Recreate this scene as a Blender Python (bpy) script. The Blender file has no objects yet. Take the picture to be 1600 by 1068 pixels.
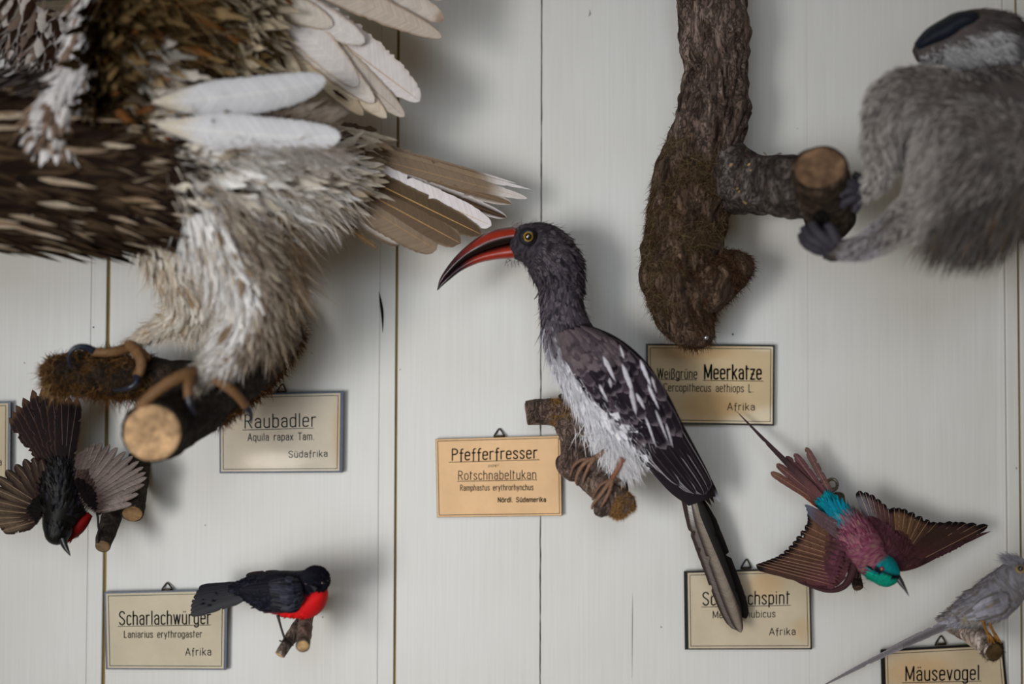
import bpy, math, random
import numpy as np
from mathutils import Vector, Matrix, noise as mnoise

# ------------------------------------------------------------------ camera, light, exposure
scene = bpy.context.scene
COL = scene.collection
rng = np.random.default_rng(7)
R = math.radians
DIST, LENS = 1.3333, 50.0
FPX = LENS / 36.0 * 1600.0
PITCH, ROLL = R(2.05), R(0.18)
CAMPOS = Vector((0, -DIST, 0))
cam_d = bpy.data.cameras.new('camera')
cam_d.lens = LENS; cam_d.sensor_width = 36; cam_d.sensor_fit = 'HORIZONTAL'
cam_d.clip_start = 0.02; cam_d.clip_end = 50
cam_d.dof.use_dof = True
cam_d.dof.focus_distance = 1.28
cam_d.dof.aperture_fstop = 1.5
cam = bpy.data.objects.new('camera', cam_d); COL.objects.link(cam)
CAMROT = (Matrix.Rotation(R(90) + PITCH, 4, 'X') @ Matrix.Rotation(ROLL, 4, 'Z'))
cam.matrix_world = Matrix.Translation(CAMPOS) @ CAMROT
scene.camera = cam
scene.view_settings.view_transform = 'Standard'
scene.view_settings.look = 'None'
scene.view_settings.gamma = 1.0
scene.view_settings.use_curve_mapping = False
scene.view_settings.exposure = 0.0

world = bpy.data.worlds.new('room_daylight'); scene.world = world
world.use_nodes = True
wb = world.node_tree.nodes['Background']
wb.inputs['Color'].default_value = (1.0, 0.74, 0.42, 1)
wb.inputs['Strength'].default_value = 0.10

def area_light(name, loc, target, sx, sy, power, color):
    d = bpy.data.lights.new(name, 'AREA'); d.shape = 'RECTANGLE'
    d.size = sx; d.size_y = sy; d.energy = power; d.color = color
    o = bpy.data.objects.new(name, d); COL.objects.link(o)
    o.location = loc
    o.rotation_euler = (Vector(target) - Vector(loc)).to_track_quat('-Z', 'Y').to_euler()
    return o
# windows: direct and broad daylight from the left; plus an added cool fill from behind the viewer
k = area_light('window_daylight', (-1.10, -2.2, -0.25), (-0.03, 0, -0.12), 0.5, 0.8, 1.5, (1.0, 0.97, 0.92)); k.data.spread = R(38)
k2 = area_light('window_daylight_wide', (-0.95, -2.4, -0.55), (-0.12, 0, -0.10), 1.5, 1.6, 1.8, (0.92, 0.96, 1.0)); k2.data.spread = R(42)
k3 = area_light('shadow_fill_rear', (-0.15, -2.9, 0.75), (-0.10, 0, 0.0), 1.4, 1.0, 1.6, (0.80, 0.90, 1.0)); k3.data.spread = R(50)  # added fill that lifts the shadows on the wall, no window here

# ------------------------------------------------------------------ helpers
CR3 = np.array(CAMROT.to_3x3())
CP3 = np.array(CAMPOS)
DK = 1.0     # how far a group of things reaches out from the wall (scales d)
def P(px, py, d):
    """point seen at photo pixel (px,py) standing d metres in front of the wall"""
    v = CR3 @ np.array([(px - 800) / FPX, -(py - 534) / FPX, -1.0])
    t = (-d * DK - CP3[1]) / v[1]
    return CP3 + v * t
def PA(a, d=None):
    return np.array([P(*q) if d is None else P(q[0], q[1], d) for q in a])
def S(d):
    return (DIST - d * DK) / FPX
def lin(c):
    c = np.asarray(c, float) / 255.0
    return np.where(c <= 0.04045, c / 12.92, ((c + 0.055) / 1.055) ** 2.4)
def pc(r, g, b, k=1.2):
    """pigment colour from a colour as photographed"""
    return np.clip(lin((r, g, b)) * k - .007, .003, 0.92)
def norm(v):
    v = np.asarray(v, float)
    return v / np.maximum(np.linalg.norm(v, axis=-1, keepdims=True), 1e-9)
def smooth(a, b, x):
    t = np.clip((x - a) / (b - a), 0, 1)
    return t * t * (3 - 2 * t)
def catmull(pts, n):
    pts = np.asarray(pts, float)
    k = len(pts)
    if k == 2:
        t = np.linspace(0, 1, n)[:, None]
        return pts[0] * (1 - t) + pts[1] * t
    q = np.vstack([2 * pts[0] - pts[1], pts, 2 * pts[-1] - pts[-2]])
    u = np.linspace(0, k - 1 - 1e-6, n)
    i = u.astype(int); f = (u - i)[:, None]
    p0, p1, p2, p3 = q[i], q[i + 1], q[i + 2], q[i + 3]
    return 0.5 * (2 * p1 + (p2 - p0) * f + (2 * p0 - 5 * p1 + 4 * p2 - p3) * f ** 2 + (3 * p1 - p0 - 3 * p2 + p3) * f ** 3)

class Acc:
    """collects geometry for ONE mesh object"""
    def __init__(s): s.V = []; s.F = []; s.C = []; s.U = []; s.n = 0
    def add(s, V, F, C, U=None):
        V = np.asarray(V, float).reshape(-1, 3); n = len(V)
        C = np.broadcast_to(np.asarray(C, float), (n, 3)) if np.ndim(C) < 2 else np.asarray(C, float).reshape(-1, 3)
        s.V.append(V); s.F.append(np.asarray(F, int).reshape(-1, 4) + s.n); s.C.append(C)
        s.U.append(np.zeros((n, 3)) if U is None else np.asarray(U, float).reshape(-1, 3))
        s.n += n
    def grid(s, G, C, U=None, close=False):
        """G (r,c,3) grid of points; close joins last column to first"""
        r, c = G.shape[:2]
        idx = np.arange(r * c).reshape(r, c)
        if close: idx = np.concatenate([idx, idx[:, :1]], 1)
        F = np.stack([idx[:-1, :-1], idx[:-1, 1:], idx[1:, 1:], idx[1:, :-1]], -1)
        s.add(G, F, C, U)
    def build(s, name, mat, parent=None, smooth=True):
        V = np.concatenate(s.V); F = np.concatenate(s.F); C = np.concatenate(s.C); U = np.concatenate(s.U)
        org = np.zeros(3)
        q = parent
        while q is not None:
            org = org + np.array(q.location); q = q.parent
        V = V - org
        me = bpy.data.meshes.new(name)
        me.vertices.add(len(V)); me.vertices.foreach_set('co', V.astype(np.float32).ravel())
        me.loops.add(F.size); me.loops.foreach_set('vertex_index', F.astype(np.int32).ravel())
        me.polygons.add(len(F))
        me.polygons.foreach_set('loop_start', np.arange(0, F.size, 4, dtype=np.int32))
        me.polygons.foreach_set('loop_total', np.full(len(F), 4, dtype=np.int32))
        me.polygons.foreach_set('use_smooth', np.full(len(F), smooth, dtype=bool))
        a = me.attributes.new('col', 'FLOAT_COLOR', 'POINT')
        a.data.foreach_set('color', np.concatenate([C, np.ones((len(C), 1))], 1).astype(np.float32).ravel())
        b = me.attributes.new('fuv', 'FLOAT_VECTOR', 'POINT')
        b.data.foreach_set('vector', U.astype(np.float32).ravel())
        me.update(calc_edges=True); me.validate()
        me.materials.append(mat)
        o = bpy.data.objects.new(name, me); COL.objects.link(o)
        if parent is not None: o.parent = parent
        return o

def tag(o, label, cat, group=None):
    o['label'] = label; o['category'] = cat
    if group: o['group'] = group
    return o
def thing(name, loc, label, cat, group=None):
    o = bpy.data.objects.new(name, None); COL.objects.link(o)
    o.empty_display_size = 0.02; o.location = Vector(loc)
    return tag(o, label, cat, group)

def frames(C):
    T = norm(np.gradient(C, axis=0))
    return T
def tube(acc, path, rad, col, seg=10, n=None, ref=(0, -1, 0), rough=0.0, freq=60, cap=True):
    """round tube through path (k,3) with radii (k,)"""
    path = np.asarray(path, float); rad = np.broadcast_to(np.asarray(rad, float), (len(path),))
    if n is None: n = max(4, (len(path) - 1) * 5)
    X = catmull(np.hstack([path, rad[:, None]]), n); C = X[:, :3]; r = np.maximum(X[:, 3], 1e-5)
    T = frames(C)
    if cap:
        C = np.vstack([C[:1] - T[:1] * r[0] * .02, C, C[-1:] + T[-1:] * r[-1] * .02]); T = np.vstack([T[:1], T, T[-1:]])
        r = np.concatenate([[1e-5], r, [1e-5]])
    B = np.broadcast_to(np.asarray(ref, float), C.shape)
    B = B - T * np.sum(B * T, 1, keepdims=True)
    bad = np.linalg.norm(B, axis=1) < .15
    if bad.any():
        B2 = np.broadcast_to(np.array([0.3, 0, 1.0]), C.shape); B2 = B2 - T * np.sum(B2 * T, 1, keepdims=True)
        B = np.where(bad[:, None], B2, B)
    B = norm(B); A = np.cross(T, B)
    ph = np.linspace(0, 2 * np.pi, seg, endpoint=False)
    rr = r[:, None] * np.ones(seg)
    if rough:
        for i in range(len(C)):
            for j in range(seg):
                q = C[i] + (A[i] * math.cos(ph[j]) + B[i] * math.sin(ph[j])) * r[i]
                rr[i, j] *= 1 + rough * mnoise.noise(Vector(q * freq))
    G = C[:, None] + A[:, None] * (rr * np.cos(ph))[..., None] + B[:, None] * (rr * np.sin(ph))[..., None]
    if callable(col): c = col(np.linspace(0, 1, len(C)), ph, G)
    else: c = np.broadcast_to(col, G.shape)
    acc.grid(G, c.reshape(-1, 3) if np.ndim(c) > 1 else c, close=True)

RDK = 1.0
class Loft:
    """organic trunk through photo-anchored sections (px, py, d, half width px, half depth m)"""
    def __init__(s, secs, n=60):
        q = np.array([list(P(a[0], a[1], a[2])) + [a[3] * S(a[2]), (a[4] * RDK if len(a) > 4 and a[4] else a[3] * S(a[2]))] for a in secs])
        X = catmull(q, n)
        s.C = X[:, :3]; s.rs = np.maximum(X[:, 3], 4e-4); s.rd = np.maximum(X[:, 4], 4e-4); s.n = n
        s.T = norm(np.gradient(s.C, axis=0))
        B = norm(CP3 - s.C)
        B = B - s.T * np.sum(B * s.T, 1, keepdims=True)
        s.B = norm(B); s.A = np.cross(s.T, s.B)
        s.len = np.sum(np.linalg.norm(np.diff(s.C, axis=0), axis=1))
    def at(s, t, ph):
        t = np.asarray(t); x = np.clip(t, 0, 1) * (s.n - 1 - 1e-6); i = x.astype(int); f = (x - i)[:, None]
        L = lambda Q: Q[i] * (1 - f) + Q[i + 1] * f
        L1 = lambda q: q[i] * (1 - f[:, 0]) + q[i + 1] * f[:, 0]
        c, s_ = np.cos(ph)[:, None], np.sin(ph)[:, None]
        rs, rd = L1(s.rs)[:, None], L1(s.rd)[:, None]
        A, B, T = norm(L(s.A)), norm(L(s.B)), norm(L(s.T))
        return L(s.C) + A * rs * c + B * rd * s_, norm(A * c / rs + B * s_ / rd), T
    def mesh(s, acc, col, seg=28, rough=0.0, freq=40, rough2=0, freq2=120, groove=0):
        ph = np.linspace(0, 2 * np.pi, seg, endpoint=False)
        C, A, B, T = s.C, s.A, s.B, s.T
        rs, rd = s.rs, s.rd
        C = np.vstack([C[:1], C, C[-1:]]); A = np.vstack([A[:1], A, A[-1:]]); B = np.vstack([B[:1], B, B[-1:]])
        rs = np.concatenate([[1e-5], rs, [1e-5]]); rd = np.concatenate([[1e-5], rd, [1e-5]])
        m = np.ones((len(C), seg))
        G = C[:, None] + A[:, None] * (rs[:, None] * np.cos(ph))[..., None] + B[:, None] * (rd[:, None] * np.sin(ph))[..., None]
        if rough or rough2 or groove:
            for i in range(1, len(C) - 1):
                for j in range(seg):
                    p = Vector(G[i, j])
                    m[i, j] = 1 + rough * mnoise.noise(p * freq) + rough2 * mnoise.noise(p * freq2)
                    if groove:
                        gx = mnoise.noise(Vector((ph[j] * 3.2 + .25 * math.sin(i * .21), i * .045, 3.3)))
                        m[i, j] -= groove * max(0, 1 - abs(gx) * 5)
            m = m[..., None]
            G = C[:, None] + A[:, None] * (rs[:, None] * np.cos(ph))[..., None] * m + B[:, None] * (rd[:, None] * np.sin(ph))[..., None] * m
        c = col(G) if callable(col) else np.broadcast_to(col, G.shape)
        acc.grid(G, c.reshape(-1, 3), close=True)
        return G
    def scatter(s, n, t=(0, 1), ph=(0, 2 * np.pi)):
        tt = rng.uniform(t[0], t[1], n * 3); pp = rng.uniform(ph[0], ph[1], n * 3)
        x = (np.clip(tt, 0, 1) * (s.n - 1)).astype(int)
        w = (s.rs + s.rd)[x]; k = rng.random(n * 3) < w / w.max()
        tt, pp = tt[k][:n], pp[k][:n]
        return tt, pp
def toPX(X):
    """photo pixel of world points (used to lay out the colour patches of plumage at build time)"""
    v = (np.asarray(X) - CP3) @ CR3
    return 800 - v[..., 0] / v[..., 2] * FPX, 534 + v[..., 1] / v[..., 2] * FPX

def mixc(a, b, t):
    return a * (1 - t) + b * t

def feathers(acc, base, dr, nr, L, W, c0, ce=None, we=.25, ct=None, wt=.15, cr=None, cs=None, ws=.3, cb=None, ub=.4,
             nl=8, prof='contour', nv=5, barb=.35, rag=.10, camber=.12, curl=0.0, side=0.0, asym=0.0, jit=.12, notch=0.0, wave=0.0, tipn=None):
    base = np.atleast_2d(base); N = len(base)
    dr = norm(np.broadcast_to(dr, (N, 3))); nr = np.broadcast_to(nr, (N, 3))
    nr = norm(nr - dr * np.sum(nr * dr, 1, keepdims=True)); sd = np.cross(nr, dr)
    L = np.broadcast_to(np.asarray(L, float), (N,)); W = np.broadcast_to(np.asarray(W, float), (N,))
    curl = np.broadcast_to(np.asarray(curl, float), (N,)); side = np.broadcast_to(np.asarray(side, float), (N,))
    u = np.linspace(0, 1, nl)
    v = {3: [-1, 0, 1], 5: [-1, -.5, 0, .5, 1], 7: [-1, -.55, -.07, 0, .07, .55, 1], 9: [-1, -.75, -.4, -.06, 0, .06, .4, .75, 1]}[nv]
    v = np.array(v, float)
    if prof == 'contour': pr = (np.sin(np.pi * np.clip(u, 0, 1) ** .8) ** .6) * .9 + .1 * (1 - u)
    elif prof == 'round': pr = np.minimum(1, (u / .35 + .05) ** .7) * np.sqrt(np.maximum(0, 1 - u ** (tipn or 5)))
    elif prof == 'flight': pr = np.minimum(1, (u / .25 + .03) ** .75) * np.maximum(0, 1 - u ** (tipn or 7)) ** .5
    elif prof == 'point': pr = np.minimum(1, (u / .22 + .04) ** .7) * np.maximum(0, 1 - u ** (tipn or 2.2)) ** .9
    else: pr = np.minimum(1, (u / .1 + .15)) * np.maximum(0, (1 - u)) ** .7
    pr = np.maximum(pr, .012)
    U = np.broadcast_to(u[None, :, None], (N, nl, len(v))); Vv = np.broadcast_to(v[None, None], (N, nl, len(v)))
    wv = np.where(v < 0, 1 - asym, 1 + asym)[None, None]
    rr = 1 - rag * rng.random((N, nl, 2))
    if notch: rr = np.where(rng.random((N, nl, 2)) < notch, rr * rng.uniform(.35, .8, (N, nl, 2)), rr)
    edge = np.where(v[None, None] < 0, rr[..., :1], rr[..., 1:])
    X = .5 * W[:, None, None] * pr[None, :, None] * Vv * wv * np.where(np.abs(Vv) > .9, edge, np.where(np.abs(Vv) > .45, edge ** .4, 1))
    Y = L[:, None, None] * (U - barb * 0) + np.abs(X) * barb * (1 - U ** 6 * .8)
    Z = -camber * np.abs(Vv) ** 1.7 * .5 * W[:, None, None] * pr[None, :, None]
    if wave: Z = Z + wave * W[:, None, None] * np.sin(U * 9 + rng.uniform(0, 6, (N, 1, 1))) * Vv
    ph = rng.uniform(0, 6.28, (N, 1, 1))
    X = X + side[:, None, None] * L[:, None, None] * U ** 2
    Z = Z - curl[:, None, None] * L[:, None, None] * U ** 2
    G = base[:, None, None] + dr[:, None, None] * Y[..., None] + sd[:, None, None] * X[..., None] + nr[:, None, None] * Z[..., None]
    e = lambda c: np.broadcast_to(np.asarray(c, float), (N, 3))[:, None, None]
    col = np.broadcast_to(e(c0), G.shape).copy()
    aV = np.abs(Vv)[..., None]; UU = U[..., None]
    if cb is not None: col = mixc(e(cb), col, smooth(ub * .3, ub, UU))
    if cs is not None: col = mixc(col, e(cs), 1 - smooth(ws * .5, ws, aV + (UU < .04) * 0))
    if ce is not None: col = mixc(col, e(ce), smooth(1 - we * 1.3, 1 - we * .5, aV))
    if ct is not None: col = mixc(col, e(ct), smooth(1 - wt * 1.4, 1 - wt * .6, UU))
    if cr is not None: col = np.where(aV < .03, e(cr), col)
    j = 1 + jit * rng.standard_normal((N, 1, 1, 1)) + jit * .5 * rng.standard_normal((N, nl, 1, 1))
    col = np.clip(col * np.clip(j, .4, 1.7), 0, .95)
    bc = Y + np.abs(X) * .9
    FU = np.stack([bc, X + Z * 0, np.broadcast_to(rng.random((N, 1, 1)), X.shape)], -1)
    nvv = len(v)
    idx = np.arange(N * nl * nvv).reshape(N, nl, nvv)
    F = np.stack([idx[:, :-1, :-1], idx[:, :-1, 1:], idx[:, 1:, 1:], idx[:, 1:, :-1]], -1)
    acc.add(G, F, col.reshape(-1, 3), FU)

def hairs(acc, base, dr, L, W, c0, c1, droop=(0, 0, 0), frizz=.15, nseg=4, jit=.12):
    base = np.atleast_2d(base); N = len(base)
    dr = norm(np.broadcast_to(dr, (N, 3)) + frizz * rng.standard_normal((N, 3)))
    L = np.broadcast_to(np.asarray(L, float), (N,)); W = np.broadcast_to(np.asarray(W, float), (N,))
    view = norm(CP3 - base + .6 * rng.standard_normal((N, 3)))
    sd = norm(np.cross(dr, view))
    u = np.linspace(0, 1, nseg + 1)
    dv = np.broadcast_to(np.asarray(droop, float), (N, 3)); wig = frizz * .35 * rng.standard_normal((N, 3))
    c = base[:, None] + dr[:, None] * (L[:, None] * u)[..., None] + (dv + wig)[:, None] * (L[:, None] * u ** 2)[..., None]
    w = W[:, None] * np.maximum(.06, (1 - u ** 1.6))[None]
    G = np.stack([c - sd[:, None] * w[..., None] * .5, c + sd[:, None] * w[..., None] * .5], 2)
    c0 = np.broadcast_to(c0, (N, 3))[:, None, None]; c1 = np.broadcast_to(c1, (N, 3))[:, None, None]
    col = mixc(c0, c1, (u ** 1.2)[None, :, None, None])
    col = np.clip(np.broadcast_to(col, G.shape) * np.clip(1 + jit * rng.standard_normal((N, 1, 1, 1)), .3, 1.8), 0, .95)
    idx = np.arange(N * (nseg + 1) * 2).reshape(N, nseg + 1, 2)
    F = np.stack([idx[:, :-1, 0], idx[:, :-1, 1], idx[:, 1:, 1], idx[:, 1:, 0]], -1)
    acc.add(G, F, col.reshape(-1, 3))

def vane(b, t, w, off=(0, -1, 0), **k):
    """one long feather between two photo-anchored points (px,py,d); width px"""
    B, T = P(*b), P(*t); a = Acc()
    dr = T - B; L = np.linalg.norm(dr)
    nr = norm(CP3 - (B + T) / 2) + np.array(k.pop('tilt', (0, 0, 0)))
    kw = dict(nl=46, nv=9, prof='flight', barb=.5, rag=.08, notch=.03, camber=.10, jit=.05)
    kw.update(k)
    feathers(a, B[None], dr[None], nr[None], L, w * S((b[2] + t[2]) / 2), **{**kw})
    return a

def ellipsoid(acc, c, r, col, rot=None, seg=16, n=10):
    th = np.linspace(0.02, np.pi - .02, n); ph = np.linspace(0, 2 * np.pi, seg, endpoint=False)
    X = np.stack([np.sin(th)[:, None] * np.cos(ph), np.sin(th)[:, None] * np.sin(ph), np.cos(th)[:, None] * np.ones(seg)], -1) * np.asarray(r)
    if rot is not None: X = X @ np.asarray(rot).T
    G = X + np.asarray(c)
    acc.grid(G, col(G).reshape(-1, 3) if callable(col) else col, close=True)

# ------------------------------------------------------------------ materials
def nodemat(name):
    m = bpy.data.materials.new(name); m.use_nodes = True
    nt = m.node_tree
    return m, nt, nt.nodes['Principled BSDF']
def N_(nt, t, **k):
    n = nt.nodes.new(t)
    for a, b in k.items(): setattr(n, a, b)
    return n
def plumage(name, rough=.75, spec=.25, scale=900, amt=.35, sheen=.0, bump=.25):
    m, nt, b = nodemat(name)
    a = N_(nt, 'ShaderNodeAttribute', attribute_name='col')
    f = N_(nt, 'ShaderNodeAttribute', attribute_name='fuv')
    mp = N_(nt, 'ShaderNodeMapping'); mp.inputs['Scale'].default_value = (scale, scale * .06, 37)
    nz = N_(nt, 'ShaderNodeTexNoise'); nz.inputs['Scale'].default_value = 1; nz.inputs['Detail'].default_value = 2
    nt.links.new(f.outputs['Vector'], mp.inputs['Vector']); nt.links.new(mp.outputs['Vector'], nz.inputs['Vector'])
    mr = N_(nt, 'ShaderNodeMapRange'); mr.inputs['From Min'].default_value = .3; mr.inputs['From Max'].default_value = .7
    mr.inputs['To Min'].default_value = 1 - amt; mr.inputs['To Max'].default_value = 1 + amt * .6
    nt.links.new(nz.outputs['Fac'], mr.inputs['Value'])
    mx = N_(nt, 'ShaderNodeVectorMath', operation='SCALE')
    nt.links.new(a.outputs['Color'], mx.inputs[0]); nt.links.new(mr.outputs['Result'], mx.inputs['Scale'])
    nt.links.new(mx.outputs['Vector'], b.inputs['Base Color'])
    b.inputs['Roughness'].default_value = rough; b.inputs['Specular IOR Level'].default_value = spec
    b.inputs['Sheen Weight'].default_value = sheen
    bp = N_(nt, 'ShaderNodeBump'); bp.inputs['Strength'].default_value = bump; bp.inputs['Distance'].default_value = .0004
    nt.links.new(nz.outputs['Fac'], bp.inputs['Height']); nt.links.new(bp.outputs['Normal'], b.inputs['Normal'])
    return m
def vcol(name, rough=.6, spec=.4, nscale=0, namt=.3, bump=0, bdist=.001, coat=0, stretch=(1, 1, 1)):
    """pigment from the mesh, broken up by a procedural noise"""
    m, nt, b = nodemat(name)
    a = N_(nt, 'ShaderNodeAttribute', attribute_name='col')
    b.inputs['Roughness'].default_value = rough; b.inputs['Specular IOR Level'].default_value = spec
    b.inputs['Coat Weight'].default_value = coat; b.inputs['Coat Roughness'].default_value = .12
    if nscale:
        tc = N_(nt, 'ShaderNodeTexCoord'); mp = N_(nt, 'ShaderNodeMapping'); mp.inputs['Scale'].default_value = stretch
        nz = N_(nt, 'ShaderNodeTexNoise'); nz.inputs['Scale'].default_value = nscale; nz.inputs['Detail'].default_value = 6; nz.inputs['Roughness'].default_value = .65
        nt.links.new(tc.outputs['Object'], mp.inputs['Vector']); nt.links.new(mp.outputs['Vector'], nz.inputs['Vector'])
        mr = N_(nt, 'ShaderNodeMapRange'); mr.inputs['From Min'].default_value = .3; mr.inputs['From Max'].default_value = .7
        mr.inputs['To Min'].default_value = 1 - namt; mr.inputs['To Max'].default_value = 1 + namt
        nt.links.new(nz.outputs['Fac'], mr.inputs['Value'])
        mx = N_(nt, 'ShaderNodeVectorMath', operation='SCALE')
        nt.links.new(a.outputs['Color'], mx.inputs[0]); nt.links.new(mr.outputs['Result'], mx.inputs['Scale'])
        nt.links.new(mx.outputs['Vector'], b.inputs['Base Color'])
        if bump:
            bp = N_(nt, 'ShaderNodeBump'); bp.inputs['Strength'].default_value = bump; bp.inputs['Distance'].default_value = bdist
            nt.links.new(nz.outputs['Fac'], bp.inputs['Height']); nt.links.new(bp.outputs['Normal'], b.inputs['Normal'])
    else:
        nt.links.new(a.outputs['Color'], b.inputs['Base Color'])
    return m
def painted_wood():
    m, nt, b = nodemat('cream_painted_wood')
    tc = N_(nt, 'ShaderNodeTexCoord')
    mp = N_(nt, 'ShaderNodeMapping'); mp.inputs['Scale'].default_value = (420, 420, 9)
    st = N_(nt, 'ShaderNodeTexNoise'); st.inputs['Scale'].default_value = 1; st.inputs['Detail'].default_value = 3
    nt.links.new(tc.outputs['Object'], mp.inputs['Vector']); nt.links.new(mp.outputs['Vector'], st.inputs['Vector'])
    bl = N_(nt, 'ShaderNodeTexNoise'); bl.inputs['Scale'].default_value = 7; bl.inputs['Detail'].default_value = 3
    nt.links.new(tc.outputs['Object'], bl.inputs['Vector'])
    r1 = N_(nt, 'ShaderNodeValToRGB')
    r1.color_ramp.elements[0].position = .3; r1.color_ramp.elements[0].color = (.69, .685, .655, 1)
    r1.color_ramp.elements[1].position = .7; r1.color_ramp.elements[1].color = (.735, .74, .735, 1)
    nt.links.new(bl.outputs['Fac'], r1.inputs['Fac'])
    mr = N_(nt, 'ShaderNodeMapRange'); mr.inputs['From Min'].default_value = .3; mr.inputs['From Max'].default_value = .7
    mr.inputs['To Min'].default_value = .965; mr.inputs['To Max'].default_value = 1.03
    nt.links.new(st.outputs['Fac'], mr.inputs['Value'])
    mx = N_(nt, 'ShaderNodeVectorMath', operation='SCALE')
    nt.links.new(r1.outputs['Color'], mx.inputs[0]); nt.links.new(mr.outputs['Result'], mx.inputs['Scale'])
    # sparse dark specks
    vo = N_(nt, 'ShaderNodeTexVoronoi'); vo.inputs['Scale'].default_value = 26
    nt.links.new(tc.outputs['Object'], vo.inputs['Vector'])
    lt = N_(nt, 'ShaderNodeMath', operation='LESS_THAN'); lt.inputs[1].default_value = .022
    nt.links.new(vo.outputs['Distance'], lt.inputs[0])
    m2 = N_(nt, 'ShaderNodeMix', data_type='RGBA'); m2.inputs['B'].default_value = (.30, .27, .22, 1)
    nt.links.new(lt.outputs[0], m2.inputs['Factor']); nt.links.new(mx.outputs['Vector'], m2.inputs['A'])
    nt.links.new(m2.outputs['Result'], b.inputs['Base Color'])
    b.inputs['Roughness'].default_value = .55; b.inputs['Specular IOR Level'].default_value = .25
    # soft dents in the paint
    vd = N_(nt, 'ShaderNodeTexNoise'); vd.inputs['Scale'].default_value = 34; vd.inputs['Detail'].default_value = 2
    nt.links.new(tc.outputs['Object'], vd.inputs['Vector'])
    pw = N_(nt, 'ShaderNodeMapRange'); pw.inputs['From Min'].default_value = .66; pw.inputs['From Max'].default_value = .76
    nt.links.new(vd.outputs['Fac'], pw.inputs['Value'])
    ad = N_(nt, 'ShaderNodeMath', operation='MULTIPLY_ADD'); ad.inputs[1].default_value = .5
    nt.links.new(pw.outputs['Result'], ad.inputs[0]); nt.links.new(st.outputs['Fac'], ad.inputs[2])
    bp = N_(nt, 'ShaderNodeBump'); bp.inputs['Strength'].default_value = .22; bp.inputs['Distance'].default_value = .0006
    nt.links.new(ad.outputs[0], bp.inputs['Height']); nt.links.new(bp.outputs['Normal'], b.inputs['Normal'])
    return m
def bark_mat(name, dark=(.045, .033, .026), mid=(.15, .115, .09), light=(.30, .255, .21), scale=60, stretch=(1, 1, .35), bump=.9):
    m, nt, b = nodemat(name)
    tc = N_(nt, 'ShaderNodeTexCoord'); mp = N_(nt, 'ShaderNodeMapping'); mp.inputs['Scale'].default_value = stretch
    nt.links.new(tc.outputs['Object'], mp.inputs['Vector'])
    nz = N_(nt, 'ShaderNodeTexNoise'); nz.inputs['Scale'].default_value = scale; nz.inputs['Detail'].default_value = 9; nz.inputs['Roughness'].default_value = .7
    nz.inputs['Distortion'].default_value = .6
    nt.links.new(mp.outputs['Vector'], nz.inputs['Vector'])
    vo = N_(nt, 'ShaderNodeTexVoronoi', feature='DISTANCE_TO_EDGE'); vo.inputs['Scale'].default_value = scale * 1.7
    wr = N_(nt, 'ShaderNodeVectorMath', operation='MULTIPLY_ADD'); wr.inputs[1].default_value = (.05, .05, .05)
    nt.links.new(nz.outputs['Color'], wr.inputs[0]); nt.links.new(mp.outputs['Vector'], wr.inputs[2])
    nt.links.new(wr.outputs['Vector'], vo.inputs['Vector'])
    rp = N_(nt, 'ShaderNodeValToRGB'); e = rp.color_ramp.elements
    e[0].position = .34; e[0].color = (*dark, 1); e[1].position = .72; e[1].color = (*light, 1)
    k = e.new(.52); k.color = (*mid, 1)
    nt.links.new(nz.outputs['Fac'], rp.inputs['Fac'])
    cr = N_(nt, 'ShaderNodeMapRange'); cr.inputs['From Max'].default_value = .10; cr.inputs['To Min'].default_value = .55
    nt.links.new(vo.outputs['Distance'], cr.inputs['Value'])
    a = N_(nt, 'ShaderNodeAttribute', attribute_name='col')
    mx = N_(nt, 'ShaderNodeVectorMath', operation='SCALE')
    nt.links.new(rp.outputs['Color'], mx.inputs[0]); nt.links.new(cr.outputs['Result'], mx.inputs['Scale'])
    m2 = N_(nt, 'ShaderNodeVectorMath', operation='MULTIPLY')
    nt.links.new(mx.outputs['Vector'], m2.inputs[0]); nt.links.new(a.outputs['Color'], m2.inputs[1])
    nt.links.new(m2.outputs['Vector'], b.inputs['Base Color'])
    b.inputs['Roughness'].default_value = .85; b.inputs['Specular IOR Level'].default_value = .2
    ad = N_(nt, 'ShaderNodeMath', operation='ADD'); nt.links.new(nz.outputs['Fac'], ad.inputs[0]); nt.links.new(cr.outputs['Result'], ad.inputs[1])
    bp = N_(nt, 'ShaderNodeBump'); bp.inputs['Strength'].default_value = bump; bp.inputs['Distance'].default_value = .003
    nt.links.new(ad.outputs[0], bp.inputs['Height']); nt.links.new(bp.outputs['Normal'], b.inputs['Normal'])
    return m
M_wall = painted_wood()
M_ink = vcol('printed_ink', .7, .1)
M_card = vcol('aged_card', .6, .3, 25, .09)
M_tape = vcol('dark_frame_edge', .4, .4, 300, .25)
M_wire = vcol('brass_wire', .35, .5); M_wire.node_tree.nodes['Principled BSDF'].inputs['Metallic'].default_value = .8
M_raw = vcol('bare_wood', .8, .15, 90, .35, .3, .0006, 0, (1, 1, .1))
M_cut = vcol('sawn_wood', .85, .15, 160, .4, .8, .0015)
M_bark = bark_mat('grey_brown_bark', (.030, .022, .018), (.135, .105, .088), (.33, .28, .25), 75, (1, 1, .33))
M_bark_dark = bark_mat('dark_bark', (.022, .018, .016), (.075, .06, .05), (.19, .16, .14), 85, (1, 1, 1), .9)
M_moss = vcol('moss_fibre', .9, .1)
M_horn = vcol('horn', .35, .5, 160, .18, .15, .0003)
M_beak = vcol('painted_beak', .28, .5, 120, .22, .12, .0004, .25)
M_eye = vcol('glass_eye', .05, .8, 0, 0, 0, 0, 1.0)
M_leg = vcol('scaly_skin', .6, .3, 500, .35, .6, .0006)
M_fdark = plumage('dark_plumage', .7, .12, 1100, .3)
M_fgloss = plumage('glossy_black_plumage', .5, .22, 1100, .3)
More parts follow.
